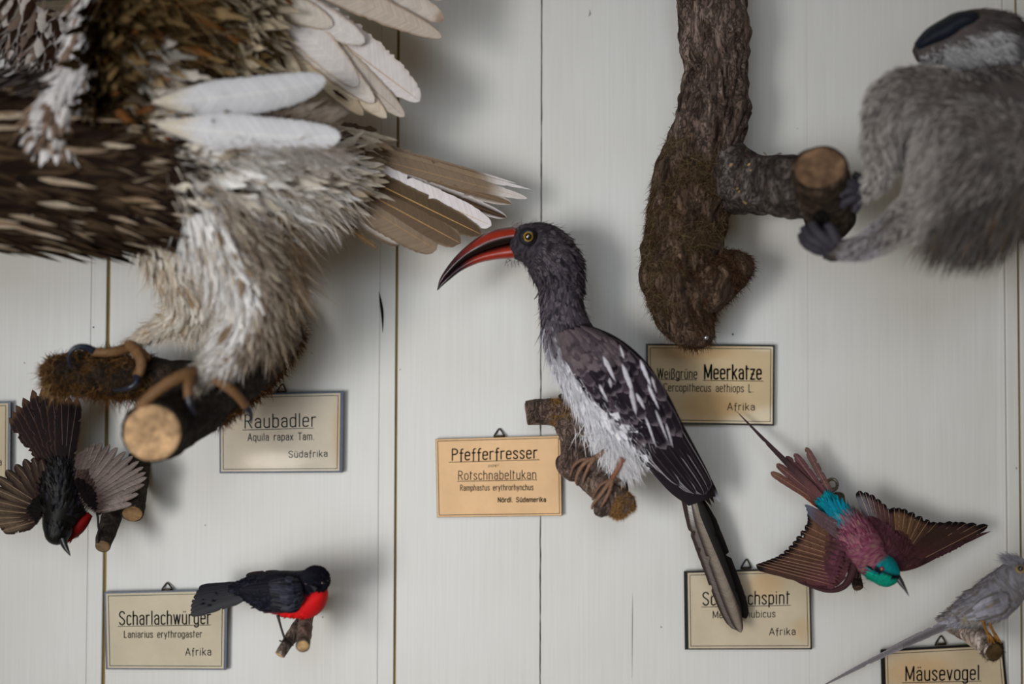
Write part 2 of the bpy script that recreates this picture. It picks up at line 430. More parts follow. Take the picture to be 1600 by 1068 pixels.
M_fpale = plumage('pale_plumage', .8, .1, 800, .2)
M_feagle = plumage('large_feather', .78, .10, 420, .13)
M_fur = plumage('fur', .85, .08, 400, .1, 0, 0)
# ------------------------------------------------------------------ the panelled wall
def wx(px): return P(px, 534, 0)[0]
ZT, ZB = 0.62, -0.56
def jag(n, amp, f, seed):
    z = np.linspace(ZB, ZT, n)
    return z, np.array([amp * (mnoise.noise(Vector((seed, q * f, 0))) + .6 * mnoise.noise(Vector((seed + 9, q * f * 3.7, 0)))) for q in z])
def board(acc, x0, x1, y=0.0, depth=.02, jl=0, jr=0, bev=.0012, seed=1):
    n = 240
    z, a = jag(n, jl, 55, seed); _, b = jag(n, jr, 55, seed + 3)
    cols = [(x0 + a, y + depth), (x0 + a, y + bev), (x0 + a + bev, y), ((x0 + x1) / 2 + 0 * z, y), (x1 + b - bev, y), (x1 + b, y + bev), (x1 + b, y + depth)]
    G = np.stack([np.stack([cx, np.full(n, cy), z], -1) for cx, cy in cols], 1)
    acc.grid(G, (1, 1, 1))
a = Acc()
board(a, wx(-520), wx(142), 0, jl=0, bev=.0008, seed=1)
board(a, wx(141.5), wx(165), .0006, bev=.0006, seed=2)
board(a, wx(170.5), wx(594), 0, bev=.0012, seed=3)
board(a, wx(594), wx(617.6), .0003, bev=.0004, seed=31)
board(a, wx(621.6), wx(844.6), 0, jr=.0004, bev=.0006, seed=4)
board(a, wx(846.2), wx(1262.4), 0, jl=.0004, bev=.0003, seed=5)
board(a, wx(1262.5), wx(1563), 0, jl=.0001, bev=.0002, seed=6)
board(a, wx(1595), wx(2150), .001, bev=.001, seed=7)
wall = a.build('wall_back', M_wall, smooth=False); wall['kind'] = 'structure'
a = Acc(); G = np.array([[[wx(-520), .0195, ZB], [wx(2150), .0195, ZB]], [[wx(-520), .0195, ZT], [wx(2150), .0195, ZT]]])
a.grid(G, pc(105, 88, 52))
for g0, g1 in ((164.5, 171), (617, 622), (1590, 1596)):   # filler strips added near the face so the open joints catch light
    G = np.array([[[wx(g0), .0035, ZB], [wx(g1), .0035, ZB]], [[wx(g0), .0035, ZT], [wx(g1), .0035, ZT]]]); a.grid(G, pc(128, 108, 66))
a.build('backing', M_raw, wall, False)
# right-hand moulding: small bead, then a flat strip standing proud
a = Acc(); z = np.linspace(ZB, ZT, 60)
prof = [(1562.5, .006), (1562.5, -.0006), (1564.5, -.0026), (1567.5, -.0030), (1570, -.0018), (1571, -.0008), (1573, -.0012), (1589.2, -.0012), (1591, .0006), (1591, .02)]
G = np.stack([np.stack([np.full(60, wx(q)), np.full(60, y), z], -1) for q, y in prof], 1)
a.grid(G, (1, 1, 1)); tr = a.build('trim_1', M_wall, smooth=False); tr['kind'] = 'structure'
# a split in the paint beside the left groove, and hairline cracks
def crack(pts, w, col):
    a = Acc(); X = catmull(np.array(pts, float), 30); ww = np.sin(np.linspace(0.05, np.pi - .05, 30)) * w
    G = np.stack([np.array([P(x - q, y, .0002) for (x, y), q in zip(X, ww)]), np.array([P(x + q, y, .0002) for (x, y), q in zip(X, ww)])], 1)
    a.grid(G, col); return a.build('crack', M_ink, wall)
crack([(592, 455), (595, 472), (597.5, 492), (598, 520)], 2.3, pc(28, 27, 24))
crack([(988.5, 925), (988, 980), (987.6, 1064)], .5, pc(90, 90, 88))
crack([(921, 15), (922, 22), (919, 26)], .8, pc(60, 55, 50))
def nail(px, py, r, c):
    a = Acc(); ellipsoid(a, P(px, py, .0001), (r * S(0), .0006, r * S(0)), c); a.build('nail', M_ink, wall)
nail(1145, 522, 1.6, pc(35, 30, 25)); nail(146, 511, 1.2, pc(60, 60, 60)); nail(625, 577, .9, pc(70, 65, 60))

# ------------------------------------------------------------------ lettering: single-stroke sign-writer's alphabet
def arc(cx, cy, rx, ry, a0, a1, n=10):
    t = np.radians(np.linspace(a0, a1, n)); return [(cx + rx * math.cos(q), cy + ry * math.sin(q)) for q in t]
XH = .70
def bowl(x0, x1, y0=0., y1=XH):   # full narrow oval with straight sides
    r = (x1 - x0) / 2; cx = (x0 + x1) / 2
    return arc(cx, y1 - r, r, r, 180, 0) + arc(cx, y0 + r, r, r, 0, -180) + [(x0, y1 - r)]
GL = {}
def g(ch, w, *st): GL[ch] = (w, st)
dots = lambda cx, y=.92: ([(cx - .07, y), (cx - .069, y)], [(cx + .07, y), (cx + .071, y)])
_a = ([(.04, .56)] + arc(.19, XH - .15, .15, .15, 160, 0) + [(.34, 0)], [(.34, .42)] + arc(.19, .21, .15, .21, 90, 270) + [(.34, .06)])
_e = ([(.03, .38), (.34, .38), (.34, XH - .155)] + arc(.185, XH - .155, .155, .155, 0, 180) + arc(.185, .155, .155, .155, 180, 330),)
_n = ([(.04, 0), (.04, XH)], [(.04, XH - .2)] + arc(.19, XH - .155, .15, .155, 170, 0) + [(.34, 0)])
_u = ([(.04, XH)] + arc(.19, .155, .15, .155, 180, 350), [(.34, XH), (.34, 0)])
_o = (bowl(.03, .36),)
g('a', .38, *_a); g('ä', .38, *_a, *dots(.19))
g('b', .38, [(.04, 1), (.04, 0)], bowl(.04, .35)); g('c', .33, arc(.18, XH - .15, .15, .15, 25, 180) + arc(.18, .15, .15, .15, 180, 335))
g('d', .38, [(.34, 1), (.34, 0)], bowl(.03, .34)); g('e', .37, *_e)
g('f', .25, arc(.22, .84, .11, .13, 80, 180) + [(.11, -.14)], [(.02, .62), (.23, .62)])
g('g', .38, bowl(.03, .34), [(.34, XH)] + arc(.19, -.10, .15, .14, 0, -160))
g('h', .38, [(.04, 1), (.04, 0)], [(.04, XH - .2)] + arc(.19, XH - .155, .15, .155, 170, 0) + [(.34, 0)])
g('i', .10, [(.05, 0), (.05, XH)], [(.05, .92), (.051, .92)])
g('k', .36, [(.04, 1), (.04, 0)], [(.32, XH), (.05, .30)], [(.13, .40), (.34, 0)]); g('l', .10, [(.05, 0), (.05, 1)])
g('m', .60, [(.04, 0), (.04, XH)], [(.04, XH - .2)] + arc(.17, XH - .13, .13, .13, 170, 0) + [(.30, 0)], [(.30, XH - .2)] + arc(.43, XH - .13, .13, .13, 170, 0) + [(.56, 0)])
g('n', .38, *_n); g('o', .38, *_o); g('ö', .38, *_o, *dots(.19)); g('p', .38, [(.04, XH), (.04, -.24)], bowl(.04, .35))
g('q', .38, [(.34, XH), (.34, -.24)], bowl(.03, .34)); g('r', .27, [(.04, 0), (.04, XH)], [(.04, XH - .2)] + arc(.20, XH - .16, .16, .16, 170, 70))
g('s', .34, [(.30, XH - .13)] + arc(.17, XH - .15, .14, .15, 20, 180) + [(.04, .50), (.30, .22)] + arc(.17, .15, .14, .15, 0, -170))
g('t', .25, [(.07, .88), (.07, .10), (.11, 0), (.20, 0)], [(.07, .70), (.22, .70)]); GL['t'] = (.24, ([(.08, 0), (.08, .94)], [(.03, .74), (.22, .74)]))
g('u', .38, *_u); g('ü', .38, *_u, *dots(.19)); g('v', .34, [(.02, XH), (.17, 0), (.32, XH)]); g('w', .52, [(.02, XH), (.14, 0), (.26, XH), (.38, 0), (.50, XH)])
g('x', .34, [(.02, XH), (.32, 0)], [(.32, XH), (.02, 0)]); g('y', .36, [(.03, XH), (.18, .05)], [(.33, XH), (.12, -.24)])
g('z', .34, [(.03, XH), (.31, XH), (.03, 0), (.32, 0)], [(.09, .36), (.26, .36)]); g('ß', .38, [(.04, -.1)] + arc(.18, .86, .14, .14, 180, 0) + [(.32, .74), (.20, .56)] + arc(.18, .28, .16, .28, 70, -110))
g('.', .12, [(.05, .01), (.055, .01)]); g(' ', .34)
g('A', .50, [(.02, 0), (.25, 1), (.48, 0)], [(.10, .32), (.40, .32)]); g('C', .46, arc(.24, .79, .2, .21, 25, 180) + arc(.24, .21, .2, .21, 180, 335))
g('L', .38, [(.04, 1), (.04, 0), (.34, 0)]); g('M', .58, [(.04, 0), (.04, 1), (.29, .12), (.54, 1), (.54, 0)]); g('N', .48, [(.04, 0), (.04, 1), (.42, 0), (.42, 1)])
g('P', .42, [(.04, 0), (.04, 1), (.2, 1)] + arc(.2, .76, .2, .24, 90, -90) + [(.04, .52)]); g('R', .46, [(.04, 0), (.04, 1), (.2, 1)] + arc(.2, .76, .2, .24, 90, -90) + [(.04, .52)], [(.2, .52), (.42, 0)])
g('S', .46, arc(.23, .77, .19, .23, 20, 200) + [(.10, .62), (.36, .40)] + arc(.23, .23, .19, .23, 20, -165)); g('T', .44, [(.22, 0), (.22, 1)], [(.01, 1), (.43, 1)])
g('W', .66, [(.02, 1), (.17, 0), (.33, 1), (.49, 0), (.64, 1)])
GAP = .13
def lettering(acc, text, x0, y0, x1, y1, cap, sw, d, col, gap=GAP):
    adv = [GL[c][0] + gap for c in text]; tot = sum(adv) - gap
    sx = (x1 - x0) / tot; sl = (y1 - y0) / (x1 - x0)
    pen = 0; nq = 8
    for c, ad in zip(text, adv):
        for st in GL[c][1]:
            q = np.array([(x0 + (pen + x) * sx, y0 + (pen + x) * sx * sl - y * cap) for x, y in st])
            stroke(acc, q, sw, d, col)
        pen += ad
def stroke(acc, q, sw, d, col):
    h = sw / 2; ang = np.linspace(0, 2 * np.pi, 9)[:8]
    for k, (ax, ay) in enumerate(q):          # round joints and ends
        ring = [P(ax + h * math.cos(t), ay + h * math.sin(t), d) for t in ang]
        acc.add(np.array(ring), [[0, 1, 2, 3], [0, 3, 4, 7], [4, 5, 6, 7]], col)
    for p0, p1 in zip(q[:-1], q[1:]):
        t = p1 - p0; l = np.hypot(*t)
        if l < 1e-3: continue
        n = np.array([-t[1], t[0]]) / l * h
        acc.add(np.array([P(*(p0 + n), d), P(*(p0 - n), d), P(*(p1 - n), d), P(*(p1 + n), d)]), [[0, 1, 2, 3]], col)

# ------------------------------------------------------------------ the name cards
def sign(name, TL, TR, BR, BL, band, card, tape, ink, lines, loop, label, lineinset=3.5, d=.0085, stains=()):
    q = [np.array(v, float) for v in (TL, TR, BR, BL)]
    bil = lambda u, v: (q[0] * (1 - u) + q[1] * u) * (1 - v) + (q[3] * (1 - u) + q[2] * u) * v
    w, h = np.linalg.norm(q[1] - q[0]), np.linalg.norm(q[3] - q[0])
    root = thing('name_card', P(*bil(.5, 0), .001), label, 'sign', 'specimen name cards on the wall')
    TH = .005
    # backing board with its dark taped edge
    a = Acc()
    for (d0, d1, ins) in ((d - TH, d - .0003, 0), ):
        ring = []
        for dd, e in ((d0, 0), (d1 - .0006, 0), (d1, .5)):
            ring.append([P(*bil(u + (e / w if u == 0 else -e / w), v + (e / h if v == 0 else -e / h)), dd) for u, v in ((0, 0), (1, 0), (1, 1), (0, 1))])
        ring.append([P(*bil(.5, .5), d1)] * 4); ring.insert(0, [P(*bil(.5, .5), d0)] * 4)
        a.grid(np.array(ring), tape, close=True)
    a.build('frame', M_tape, root, False)
    # printed card face
    l, t, r, b = band; a = Acc(); nu, nv = 40, 28
    U = np.linspace(l / w, 1 - r / w, nu); V = np.linspace(t / h, 1 - b / h, nv)
    G = np.array([[P(*bil(u, v), d) for u in U] for v in V])
    c = np.broadcast_to(card, G.shape).copy()
    for (su, sv, ru, rv, sc) in stains:
        for i, v in enumerate(V):
            for j, u in enumerate(U):
                k = math.exp(-(((u - su) / ru) ** 2 + ((v - sv) / rv) ** 2) ** 2)
                c[i, j] = mixc(c[i, j], sc, k)
    a.grid(G, c.reshape(-1, 3)); a.build('card', M_card, root, False)
    # ruled border line
    a = Acc(); e = lineinset; lw = .9
    cs = [bil((l + e) / w, (t + e) / h), bil(1 - (r + e) / w, (t + e) / h), bil(1 - (r + e) / w, 1 - (b + e) / h), bil((l + e) / w, 1 - (b + e) / h)]
    stroke(a, np.array(cs + [cs[0]]), lw, d + .00015, ink); a.build('border_line', M_ink, root, False)
    for nm, (txt, x0, y0, x1, y1, cap, sw, *ul) in zip(('title_lettering', 'second_lettering', 'third_lettering', 'fourth_lettering', 'fifth_lettering'), lines):
        a = Acc(); lettering(a, txt, x0, y0, x1, y1, cap, sw, d + .0002, ink)
        if ul: stroke(a, np.array([ul[0][:2], ul[0][2:]]), .95, d + .0002, ink)
        a.build('lettering', M_ink, root, False)
    if loop:
        (ax, ay), (bx, by), (cx, cy) = loop; a = Acc()
        pts = [P(ax, ay + 1, .005), P(ax + .3, ay - 2, .004), P(cx - 2, cy + 1, .002), P(cx, cy - .3, .002), P(cx + 2, cy + 1, .002), P(bx - .3, by - 2, .004), P(bx, by + 1, .005)]
        for s_, e_ in ((0, 7), ):
            tube(a, np.array(pts), .00075, pc(60, 50, 30), 6, 30)
        tube(a, np.array([P(ax - .5, ay, .0055), P(bx + .5, by, .0055)]), .0010, pc(60, 52, 36), 6, 4)
        a.build('hanging_loop', M_wire, root)
    return root
navy, black, ink = pc(44, 58, 84), pc(16, 16, 19), pc(26, 30, 32)
cream = pc(204, 188, 160, 1.28)
sign('card', (342.5, 615), (537.5, 610.5), (535.5, 737.8), (343, 739), (2.4, 3, 5.5, 2.6), pc(192, 182, 166, 1.12), navy, pc(38, 56, 60),
     [('Raubadler', 382, 668.4, 493.5, 665.5, 20.5, 2.0, (379, 671.5, 490, 668.5)), ('Aquila rapax Tam.', 387.2, 688.2, 491, 686.6, 11, 1.35), ('Südafrika', 450.8, 714.4, 511.6, 712.9, 10, 1.3)],
     ((433, 612), (447, 611.7), (441, 600.5)), 'cream name card reading Raubadler, half hidden by the eagle log', stains=[(.45, .85, .25, .12, pc(215, 205, 190)), (.97, .5, .05, .5, pc(180, 158, 130))])
sign('card', (680.3, 685.5), (876.5, 680), (878.3, 805.2), (683, 807.8), (.6, .6, 1.2, .6), pc(206, 170, 130, 1.3), pc(92, 68, 45), ink,
     [('Pfefferfresser', 706, 718.8, 839.3, 715.2, 17.5, 2.1, (701.6, 721.8, 842.7, 717.8)), ('oder', 762.4, 729.4, 780.4, 728.4, 4.3, .5), ('Rotschnabeltukan', 715.8, 749.2, 837.8, 747.4, 13.4, 1.35, (714.7, 751.6, 839, 749.2)), ('Ramphastus erythrorhynchus', 719, 766, 833.3, 765, 8.7, 1.1), ('Nördl. Südamerika', 778, 784, 853, 783.3, 7, 1.35)],
     ((772.5, 681.5), (788, 681), (780.4, 670)), 'orange-tan name card reading Pfefferfresser, without dark frame, left of the hornbill', lineinset=2.8)
sign('card', (1009.3, 536.4), (1210.5, 538.4), (1209.5, 665), (1010, 661.5), (3.2, 3, 2.6, 3), pc(182, 162, 130, 1.3), black, pc(18, 18, 18),
     [('Weißgrüne', 1027, 590.8, 1089.3, 591.3, 15.3, 1.6, (1024.5, 592.3, 1088.3, 593.2)), ('Meerkatze', 1100.3, 591.6, 1189.8, 592.2, 22, 2.7, (1098.3, 593.9, 1192.5, 595.3)), ('Cercopithecus aethiops L.', 1036.8, 610.7, 1177.5, 612.3, 12, 1.3), ('Afrika', 1136.3, 640, 1179.3, 640.5, 10.8, 1.35)],
     None, 'stained tan name card reading Weißgrüne Meerkatze, under the thick trunk', stains=[(.97, .9, .17, .14, pc(205, 192, 168)), (.8, .97, .22, .10, pc(205, 192, 168)), (.93, .03, .12, .05, pc(200, 188, 165)), (.5, .75, .25, .2, pc(172, 142, 100)), (.3, .1, .4, .1, pc(176, 148, 110))])
sign('card', (1068.3, 891.8), (1265.8, 886.5), (1268.8, 1014), (1070, 1014.4), (6, 3, 2.4, 2), pc(186, 174, 152, 1.22), black, pc(18, 18, 18),
     [('Scharlachspint', 1097.7, 945, 1233.8, 942.6, 20, 2.1, (1096, 948, 1235.4, 945.2)), ('Merops nubicus', 1113.7, 965, 1211.5, 963.4, 10.6, 1.25), ('Afrika', 1202, 991.3, 1243, 991, 10.5, 1.35)],
     ((1158.5, 886.8), (1173, 886.2), (1166.5, 874.2)), 'cream name card reading Scharlachspint, crossed by the hornbill tail', stains=[(.65, .2, .15, .18, pc(185, 160, 125)), (.93, .75, .08, .15, pc(185, 165, 135))])
sign('card', (162.5, 924.2), (356, 919.6), (354, 1046), (165.5, 1045), (3, 3, 4.8, 2), pc(190, 180, 158, 1.12), navy, pc(24, 27, 32),
     [('Scharlachwürger', 186, 975.7, 329, 973.8, 20.7, 2.1, (184.2, 978.2, 329, 975.8)), ('Laniarius erythrogaster', 193.7, 995.7, 315.5, 995, 10.3, 1.25), ('Afrika', 289.5, 1023.4, 330, 1023, 11.2, 1.3)],
     ((253.5, 921), (269, 920.5), (261.3, 910.5)), 'cream name card reading Scharlachwürger, beside the perched red-breasted bird')
sign('card', (1375.6, 1014), (1567.5, 1003.5), (1580, 1133), (1379, 1138), (7, 4, 4, 3), pc(184, 168, 142, 1.25), black, pc(16, 16, 18),
     [('Mäusevogel', 1414.8, 1063, 1530, 1061, 22, 2.3, (1410, 1066, 1533, 1063.5))],
     ((1462, 1006.3), (1477.5, 1005.5), (1470.5, 993.7)), 'tan name card reading Mäusevogel, cut by the bottom edge', stains=[(.3, .3, .3, .2, pc(186, 158, 122))])
sign('card', (-178, 631), (17, 626.5), (16, 752), (-176, 755), (3, 3, 4.5, 2), pc(186, 172, 146, 1.12), navy, ink,
     [('Afrika', -39, 727, 2.5, 726.5, 10.5, 1.3)], None, 'cream name card at the left edge, mostly outside the picture')
# ------------------------------------------------------------------ branches the animals are mounted on
def disc(acc, lo, end, col, bulge=.0015, k=1.0, rough=.0012):
    i = 0 if end == 0 else -1; sgn = -1 if end == 0 else 1
    ph = np.linspace(0, 2 * np.pi, 40, endpoint=False); rr = np.linspace(1e-3, 1, 12)
    G = lo.C[i] + sgn * lo.T[i] * bulge + (lo.A[i] * lo.rs[i] * k)[None, None] * (rr[:, None] * np.cos(ph))[..., None] + (lo.B[i] * lo.rd[i] * k)[None, None] * (rr[:, None] * np.sin(ph))[..., None]
    G[-1] -= sgn * lo.T[i] * (bulge + .003)
    c = np.zeros_like(G)
    for a_ in range(12):
        for b_ in range(40):
            q = G[a_, b_]; n1 = mnoise.noise(Vector(q * 170)); n2 = mnoise.noise(Vector(q * 60))
            if a_ < 11: G[a_, b_] = q + lo.T[i] * sgn * rough * (n1 + n2)
            c[a_, b_] = col * max(.25, 1 + .45 * n1 + .55 * n2)
    acc.grid(G, np.clip(c, 0, .9).reshape(-1, 3), close=True)
def moss(parent, lo, n, t, ph, L, c0, c1, lay=.5, name='moss', w=.0006, mask=None, frizz=.6):
    tt, pp = lo.scatter(n, t, ph)
    X, Nn, T = lo.at(tt, pp)
    if mask is not None:
        k = np.array([mnoise.noise(Vector(q * 45)) for q in X]) > mask
        X, Nn, T = X[k], Nn[k], T[k]
    r = rng.standard_normal(X.shape); r = norm(r - .85 * Nn * np.sum(r * Nn, 1, keepdims=True))
    a = Acc(); cc = mixc(np.asarray(c0)[None], np.asarray(c1)[None], rng.random((len(X), 1)))
    hairs(a, X - Nn * .001, Nn * (1 - lay) + norm(r) * lay, L * rng.uniform(.4, 1.2, len(X)), w, cc * .7, cc, (0, 0, -.25), frizz, 4, .3)
    o = a.build(name, M_moss, parent); o['kind'] = 'stuff'; return o
BK = np.ones(3)
# --- thick trunk carrying the monkey
trunk = thing('tree_branch', P(1090, 300, 0), 'thick upright bark trunk with mossy foot and side limb, above the Meerkatze card', 'branch')
tl = Loft([(1108, -120, .061, 57), (1110, -60, .061, 57), (1112, 0, .061, 56), (1117, 60, .061, 56), (1119, 120, .061, 54), (1111, 180, .061, 57), (1098, 230, .063, 61), (1080, 290, .065, 62), (1072, 350, .066, 64), (1064, 410, .066, 62), (1063, 455, .064, 57), (1076, 497, .061, 46), (1092, 526, .056, 28), (1097, 541, .053, 8)], 150)
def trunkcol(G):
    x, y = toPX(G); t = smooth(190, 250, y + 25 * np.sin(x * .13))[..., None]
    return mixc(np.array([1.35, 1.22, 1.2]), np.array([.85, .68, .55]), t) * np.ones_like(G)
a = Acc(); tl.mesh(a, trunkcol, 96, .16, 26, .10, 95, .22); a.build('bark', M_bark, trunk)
kn = Loft([(1075, 445, .066, 62), (1105, 436, .069, 52), (1135, 424, .069, 38), (1158, 415, .066, 25), (1170, 411, .063, 12)], 40)
a = Acc(); kn.mesh(a, np.array([.75, .6, .47]), 40, .2, 40, .12, 110); a.build('knob', M_bark, trunk)
sl = Loft([(1085, 270, .058, 58), (1130, 276, .068, 55), (1165, 284, .082, 50), (1200, 289, .10, 48), (1240, 294, .122, 50), (1278, 300, .138, 48)], 60)
a = Acc(); sl.mesh(a, np.array([.80, .82, .88]), 48, .14, 30, .08, 110, .08); a.build('side_limb', M_bark, trunk)
DK = .62
stl = Loft([(1281, 262, .320, 43, .019), (1283, 274, .300, 43.5, .020), (1288, 300, .262, 42, .02), (1294, 322, .225, 41, .021), (1298, 338, .19, 40, .021)], 40)
a = Acc(); stl.mesh(a, np.array([.62, .52, .42]), 40, .14, 45, .1, 120); sb = a.build('stub', M_bark, trunk)
a = Acc(); disc(a, stl, 0, pc(106, 84, 66), .002, .97, .0012); a.build('sawn_end', M_cut, sb)
a = Acc(); ellipsoid(a, P(1283, 345, .285), (.0075, .004, .009), pc(70, 72, 70)); a.build('knot', M_bark, sb)
DK = 1.0
moss(trunk, tl, 13000, (.50, .99), (0.0, 3.1), .0075, pc(84, 62, 46), pc(46, 36, 29), .93, mask=-.08, w=.00045, frizz=.3)
moss(trunk, tl, 6500, (.47, .80), (0.3, 2.8), .011, pc(112, 96, 72), pc(76, 64, 48), .92, mask=.0, w=.00045, frizz=.3)
moss(trunk, kn, 3200, (.1, 1), (0, 3.14), .008, pc(84, 60, 44), pc(48, 36, 28), .93, w=.0005, frizz=.3)
moss(trunk, tl, 300, (.3, .99), (-.5, .3), .004, pc(98, 76, 52), pc(62, 50, 38), .8, w=.0004)
a = Acc(); ellipsoid(a, P(1103, 527, .073), (.0022, .002, .0022), pc(176, 176, 182)); a.build('nail_head', M_wire, trunk)
a = Acc()
for k in range(40):   # flakes of torn bark and bast where the limb joins
    q = P(rng.uniform(1130, 1240), rng.uniform(235, 330), .115 + rng.uniform(-.01, .01))
    feathers(a, q[None], norm(rng.standard_normal(3) * .4 + np.array([.6, -.3, -.1])), (0, -1, 0), rng.uniform(.002, .006), rng.uniform(.0012, .0024), pc(*random.Random(k).choice([(140, 112, 78), (96, 80, 64), (64, 52, 44), (70, 66, 64)])), nl=4, rag=.3)
a.build('bark_flakes', M_raw, trunk)['kind'] = 'stuff'

# --- gnarled branch under the hornbill
DK, RDK = .75, .85
hb = thing('gnarled_branch', P(880, 650, 0), 'gnarled forked branch with brown moss under the hornbill, right of the Pfefferfresser card', 'branch')
h1 = Loft([(823, 646, .046, 19, .013), (832, 645, .046, 20, .014), (855, 644, .048, 21, .015), (885, 645, .050, 25, .018), (912, 655, .045, 30, .02), (925, 668, .03, 33, .02), (930, 672, .0, 34, .02)], 60)
a = Acc(); h1.mesh(a, np.array([1.35, 1.15, 1.1]), 44, .14, 70, .08, 160, .05); lim = a.build('limb', M_bark, hb)
a = Acc(); disc(a, h1, 0, pc(120, 98, 88), .0008, .95, .0004); a.build('sawn_end', M_raw, lim)
h2 = Loft([(880, 640, .050, 24), (892, 665, .056, 24), (901, 690, .066, 27), (910, 715, .078, 31), (925, 738, .090, 29), (945, 762, .104, 26), (962, 780, .116, 25), (975, 793, .122, 21), (981, 801, .123, 12)], 80)
a = Acc(); h2.mesh(a, np.array([1.35, 1.2, 1.16]), 48, .22, 75, .1, 170, .06); lm2 = a.build('limb', M_bark, hb)
h3 = Loft([(915, 715, .08, 30), (898, 722, .09, 28), (882, 728, .09, 22), (874, 732, .088, 12)], 30)
a = Acc(); h3.mesh(a, np.array([1.25, 1.05, 1.02]), 32, .22, 80, .14, 180); a.build('knot', M_bark, hb)
h4 = Loft([(955, 770, .115, 22), (943, 790, .122, 17), (937, 801, .124, 12), (935, 806, .124, 6)], 26)
a = Acc(); h4.mesh(a, np.array([1.25, 1.1, 1.08]), 28, .2, 80, .12, 180); a.build('stub', M_bark, hb)
h5 = Loft([(893, 632, .05, 10), (880, 622, .058, 6), (876, 616, .06, 4)], 12)
a = Acc(); h5.mesh(a, np.array([.8, .7, .66]), 14, .2, 120); a.build('twig_stump', M_bark, hb)
h6 = Loft([(930, 665, .03, 30), (945, 690, .045, 26), (955, 712, .055, 20), (958, 735, .07, 16)], 26)
a = Acc(); h6.mesh(a, np.array([.55, .45, .42]), 28, .25, 80, .1, 180); a.build('limb', M_bark_dark, hb)
h7 = Loft([(940, 745, .085, 24), (960, 748, .095, 18), (972, 762, .10, 12), (976, 772, .10, 6)], 24)
a = Acc(); h7.mesh(a, np.array([.6, .5, .45]), 28, .25, 80, .1, 180); a.build('stub', M_bark_dark, hb)
ocher, umber = pc(158, 122, 78), pc(104, 74, 44)
moss(hb, h1, 2600, (.38, .72), (.3, 2.9), .005, ocher, umber, .85, w=.0005)
moss(hb, h2, 4200, (.80, 1), (0, 6.28), .0042, ocher, umber, .85, w=.0005)
moss(hb, h2, 260, (.55, .8), (.5, 2.6), .005, ocher, umber, .7, w=.0005, mask=.05)
moss(hb, h2, 160, (.2, .4), (2.6, 3.6), .007, ocher, umber, .7, w=.0004)
moss(hb, h1, 160, (.42, .7), (5.6, 6.6), .007, ocher, umber, .7, w=.0004)

DK, RDK = 1.0, 1.0
# --- log and mossy limb that carry the eagle
DK = .46
el = thing('perch_log', P(450, 495, 0), 'thick sawn log with mossy side limb, gripped by the eagle', 'branch')
e1 = Loft([(238, 676, .430, 47, .0245), (247, 671, .385, 49, .025), (258, 664, .355, 50, .025), (278, 651, .325, 50, .025), (315, 626, .28, 50, .025), (355, 598, .225, 49, .026), (395, 566, .155, 47, .027), (425, 533, .09, 42, .027), (440, 512, .045, 36, .025), (446, 502, .004, 32, .02)], 90)
a = Acc(); e1.mesh(a, np.array([.50, .46, .43]), 52, .10, 30, .06, 110, .05); lg = a.build('log', M_bark_dark, el)
a = Acc(); disc(a, e1, 0, pc(166, 136, 104), .003, .98, .0006); a.build('sawn_end', M_cut, lg)
e2 = Loft([(72, 590, .235, 14), (84, 588, .235, 27), (105, 584, .235, 31), (140, 581, .235, 35), (185, 583, .238, 38), (230, 588, .242, 32), (275, 590, .245, 27), (325, 592, .25, 27), (360, 590, .24, 26)], 70)
a = Acc(); e2.mesh(a, np.array([.42, .34, .26]), 40, .16, 45, .1, 120); lm = a.build('limb', M_bark_dark, el)
moss(el, e2, 9000, (0, .66), (0, 6.28), .009, pc(112, 82, 50), pc(48, 34, 24), .8, w=.0007)
moss(el, e2, 700, (0, .18), (0, 6.28), .012, pc(158, 124, 86), pc(112, 84, 56), .75, w=.0006)
moss(el, e1, 1500, (.45, .95), (-.55, .6), .008, pc(112, 76, 44), pc(62, 44, 30), .55, w=.0008)
moss(el, e2, 260, (.4, .66), (.0, .8), .016, pc(92, 60, 32), pc(50, 36, 24), .6, w=.0008)
for q, ph0 in (((468, 470), 0),):
    pass
a = Acc(); tube(a, PA([(431, 478, .03), (437, 474, .035), (441, 478, .035), (438, 486, .03), (432, 488, .03)]), .0009, pc(60, 58, 55), 8, 24); a.build('wire_hook', M_wire, el)

DK = 1.0
# --- pegs behind the flying red-breasted bird
pg = thing('forked_twig', P(172, 770, .02), 'grey-brown cut twig under the spread wing of the flying black bird, nearer the groove', 'branch')
p1 = Loft([(186, 752, .0, 17), (180, 785, .022, 17), (172, 815, .045, 15.5), (164, 840, .064, 13.5), (161, 853, .074, 12)], 40)
a = Acc(); p1.mesh(a, np.array([.85, .80, .74]), 28, .08, 60, .06, 150); b_ = a.build('bark', M_bark_dark, pg)
a = Acc(); disc(a, p1, 1, pc(106, 88, 66), .0006, .96, .0004); a.build('sawn_end', M_cut, b_)
pg2 = thing('cut_twig', P(214, 740, .0), 'thick short cut twig right of the flying black bird, behind the eagle log end', 'branch')
p2 = Loft([(218, 715, .0, 17), (215, 750, .02, 17), (210, 785, .045, 17.5), (207, 802, .056, 17)], 40)
a = Acc(); p2.mesh(a, np.array([.85, .78, .68]), 28, .06, 60, .06, 150); b_ = a.build('bark', M_bark_dark, pg2)
a = Acc(); disc(a, p2, 1, pc(116, 92, 66), .0006, .97, .0004); a.build('sawn_end', M_cut, b_)

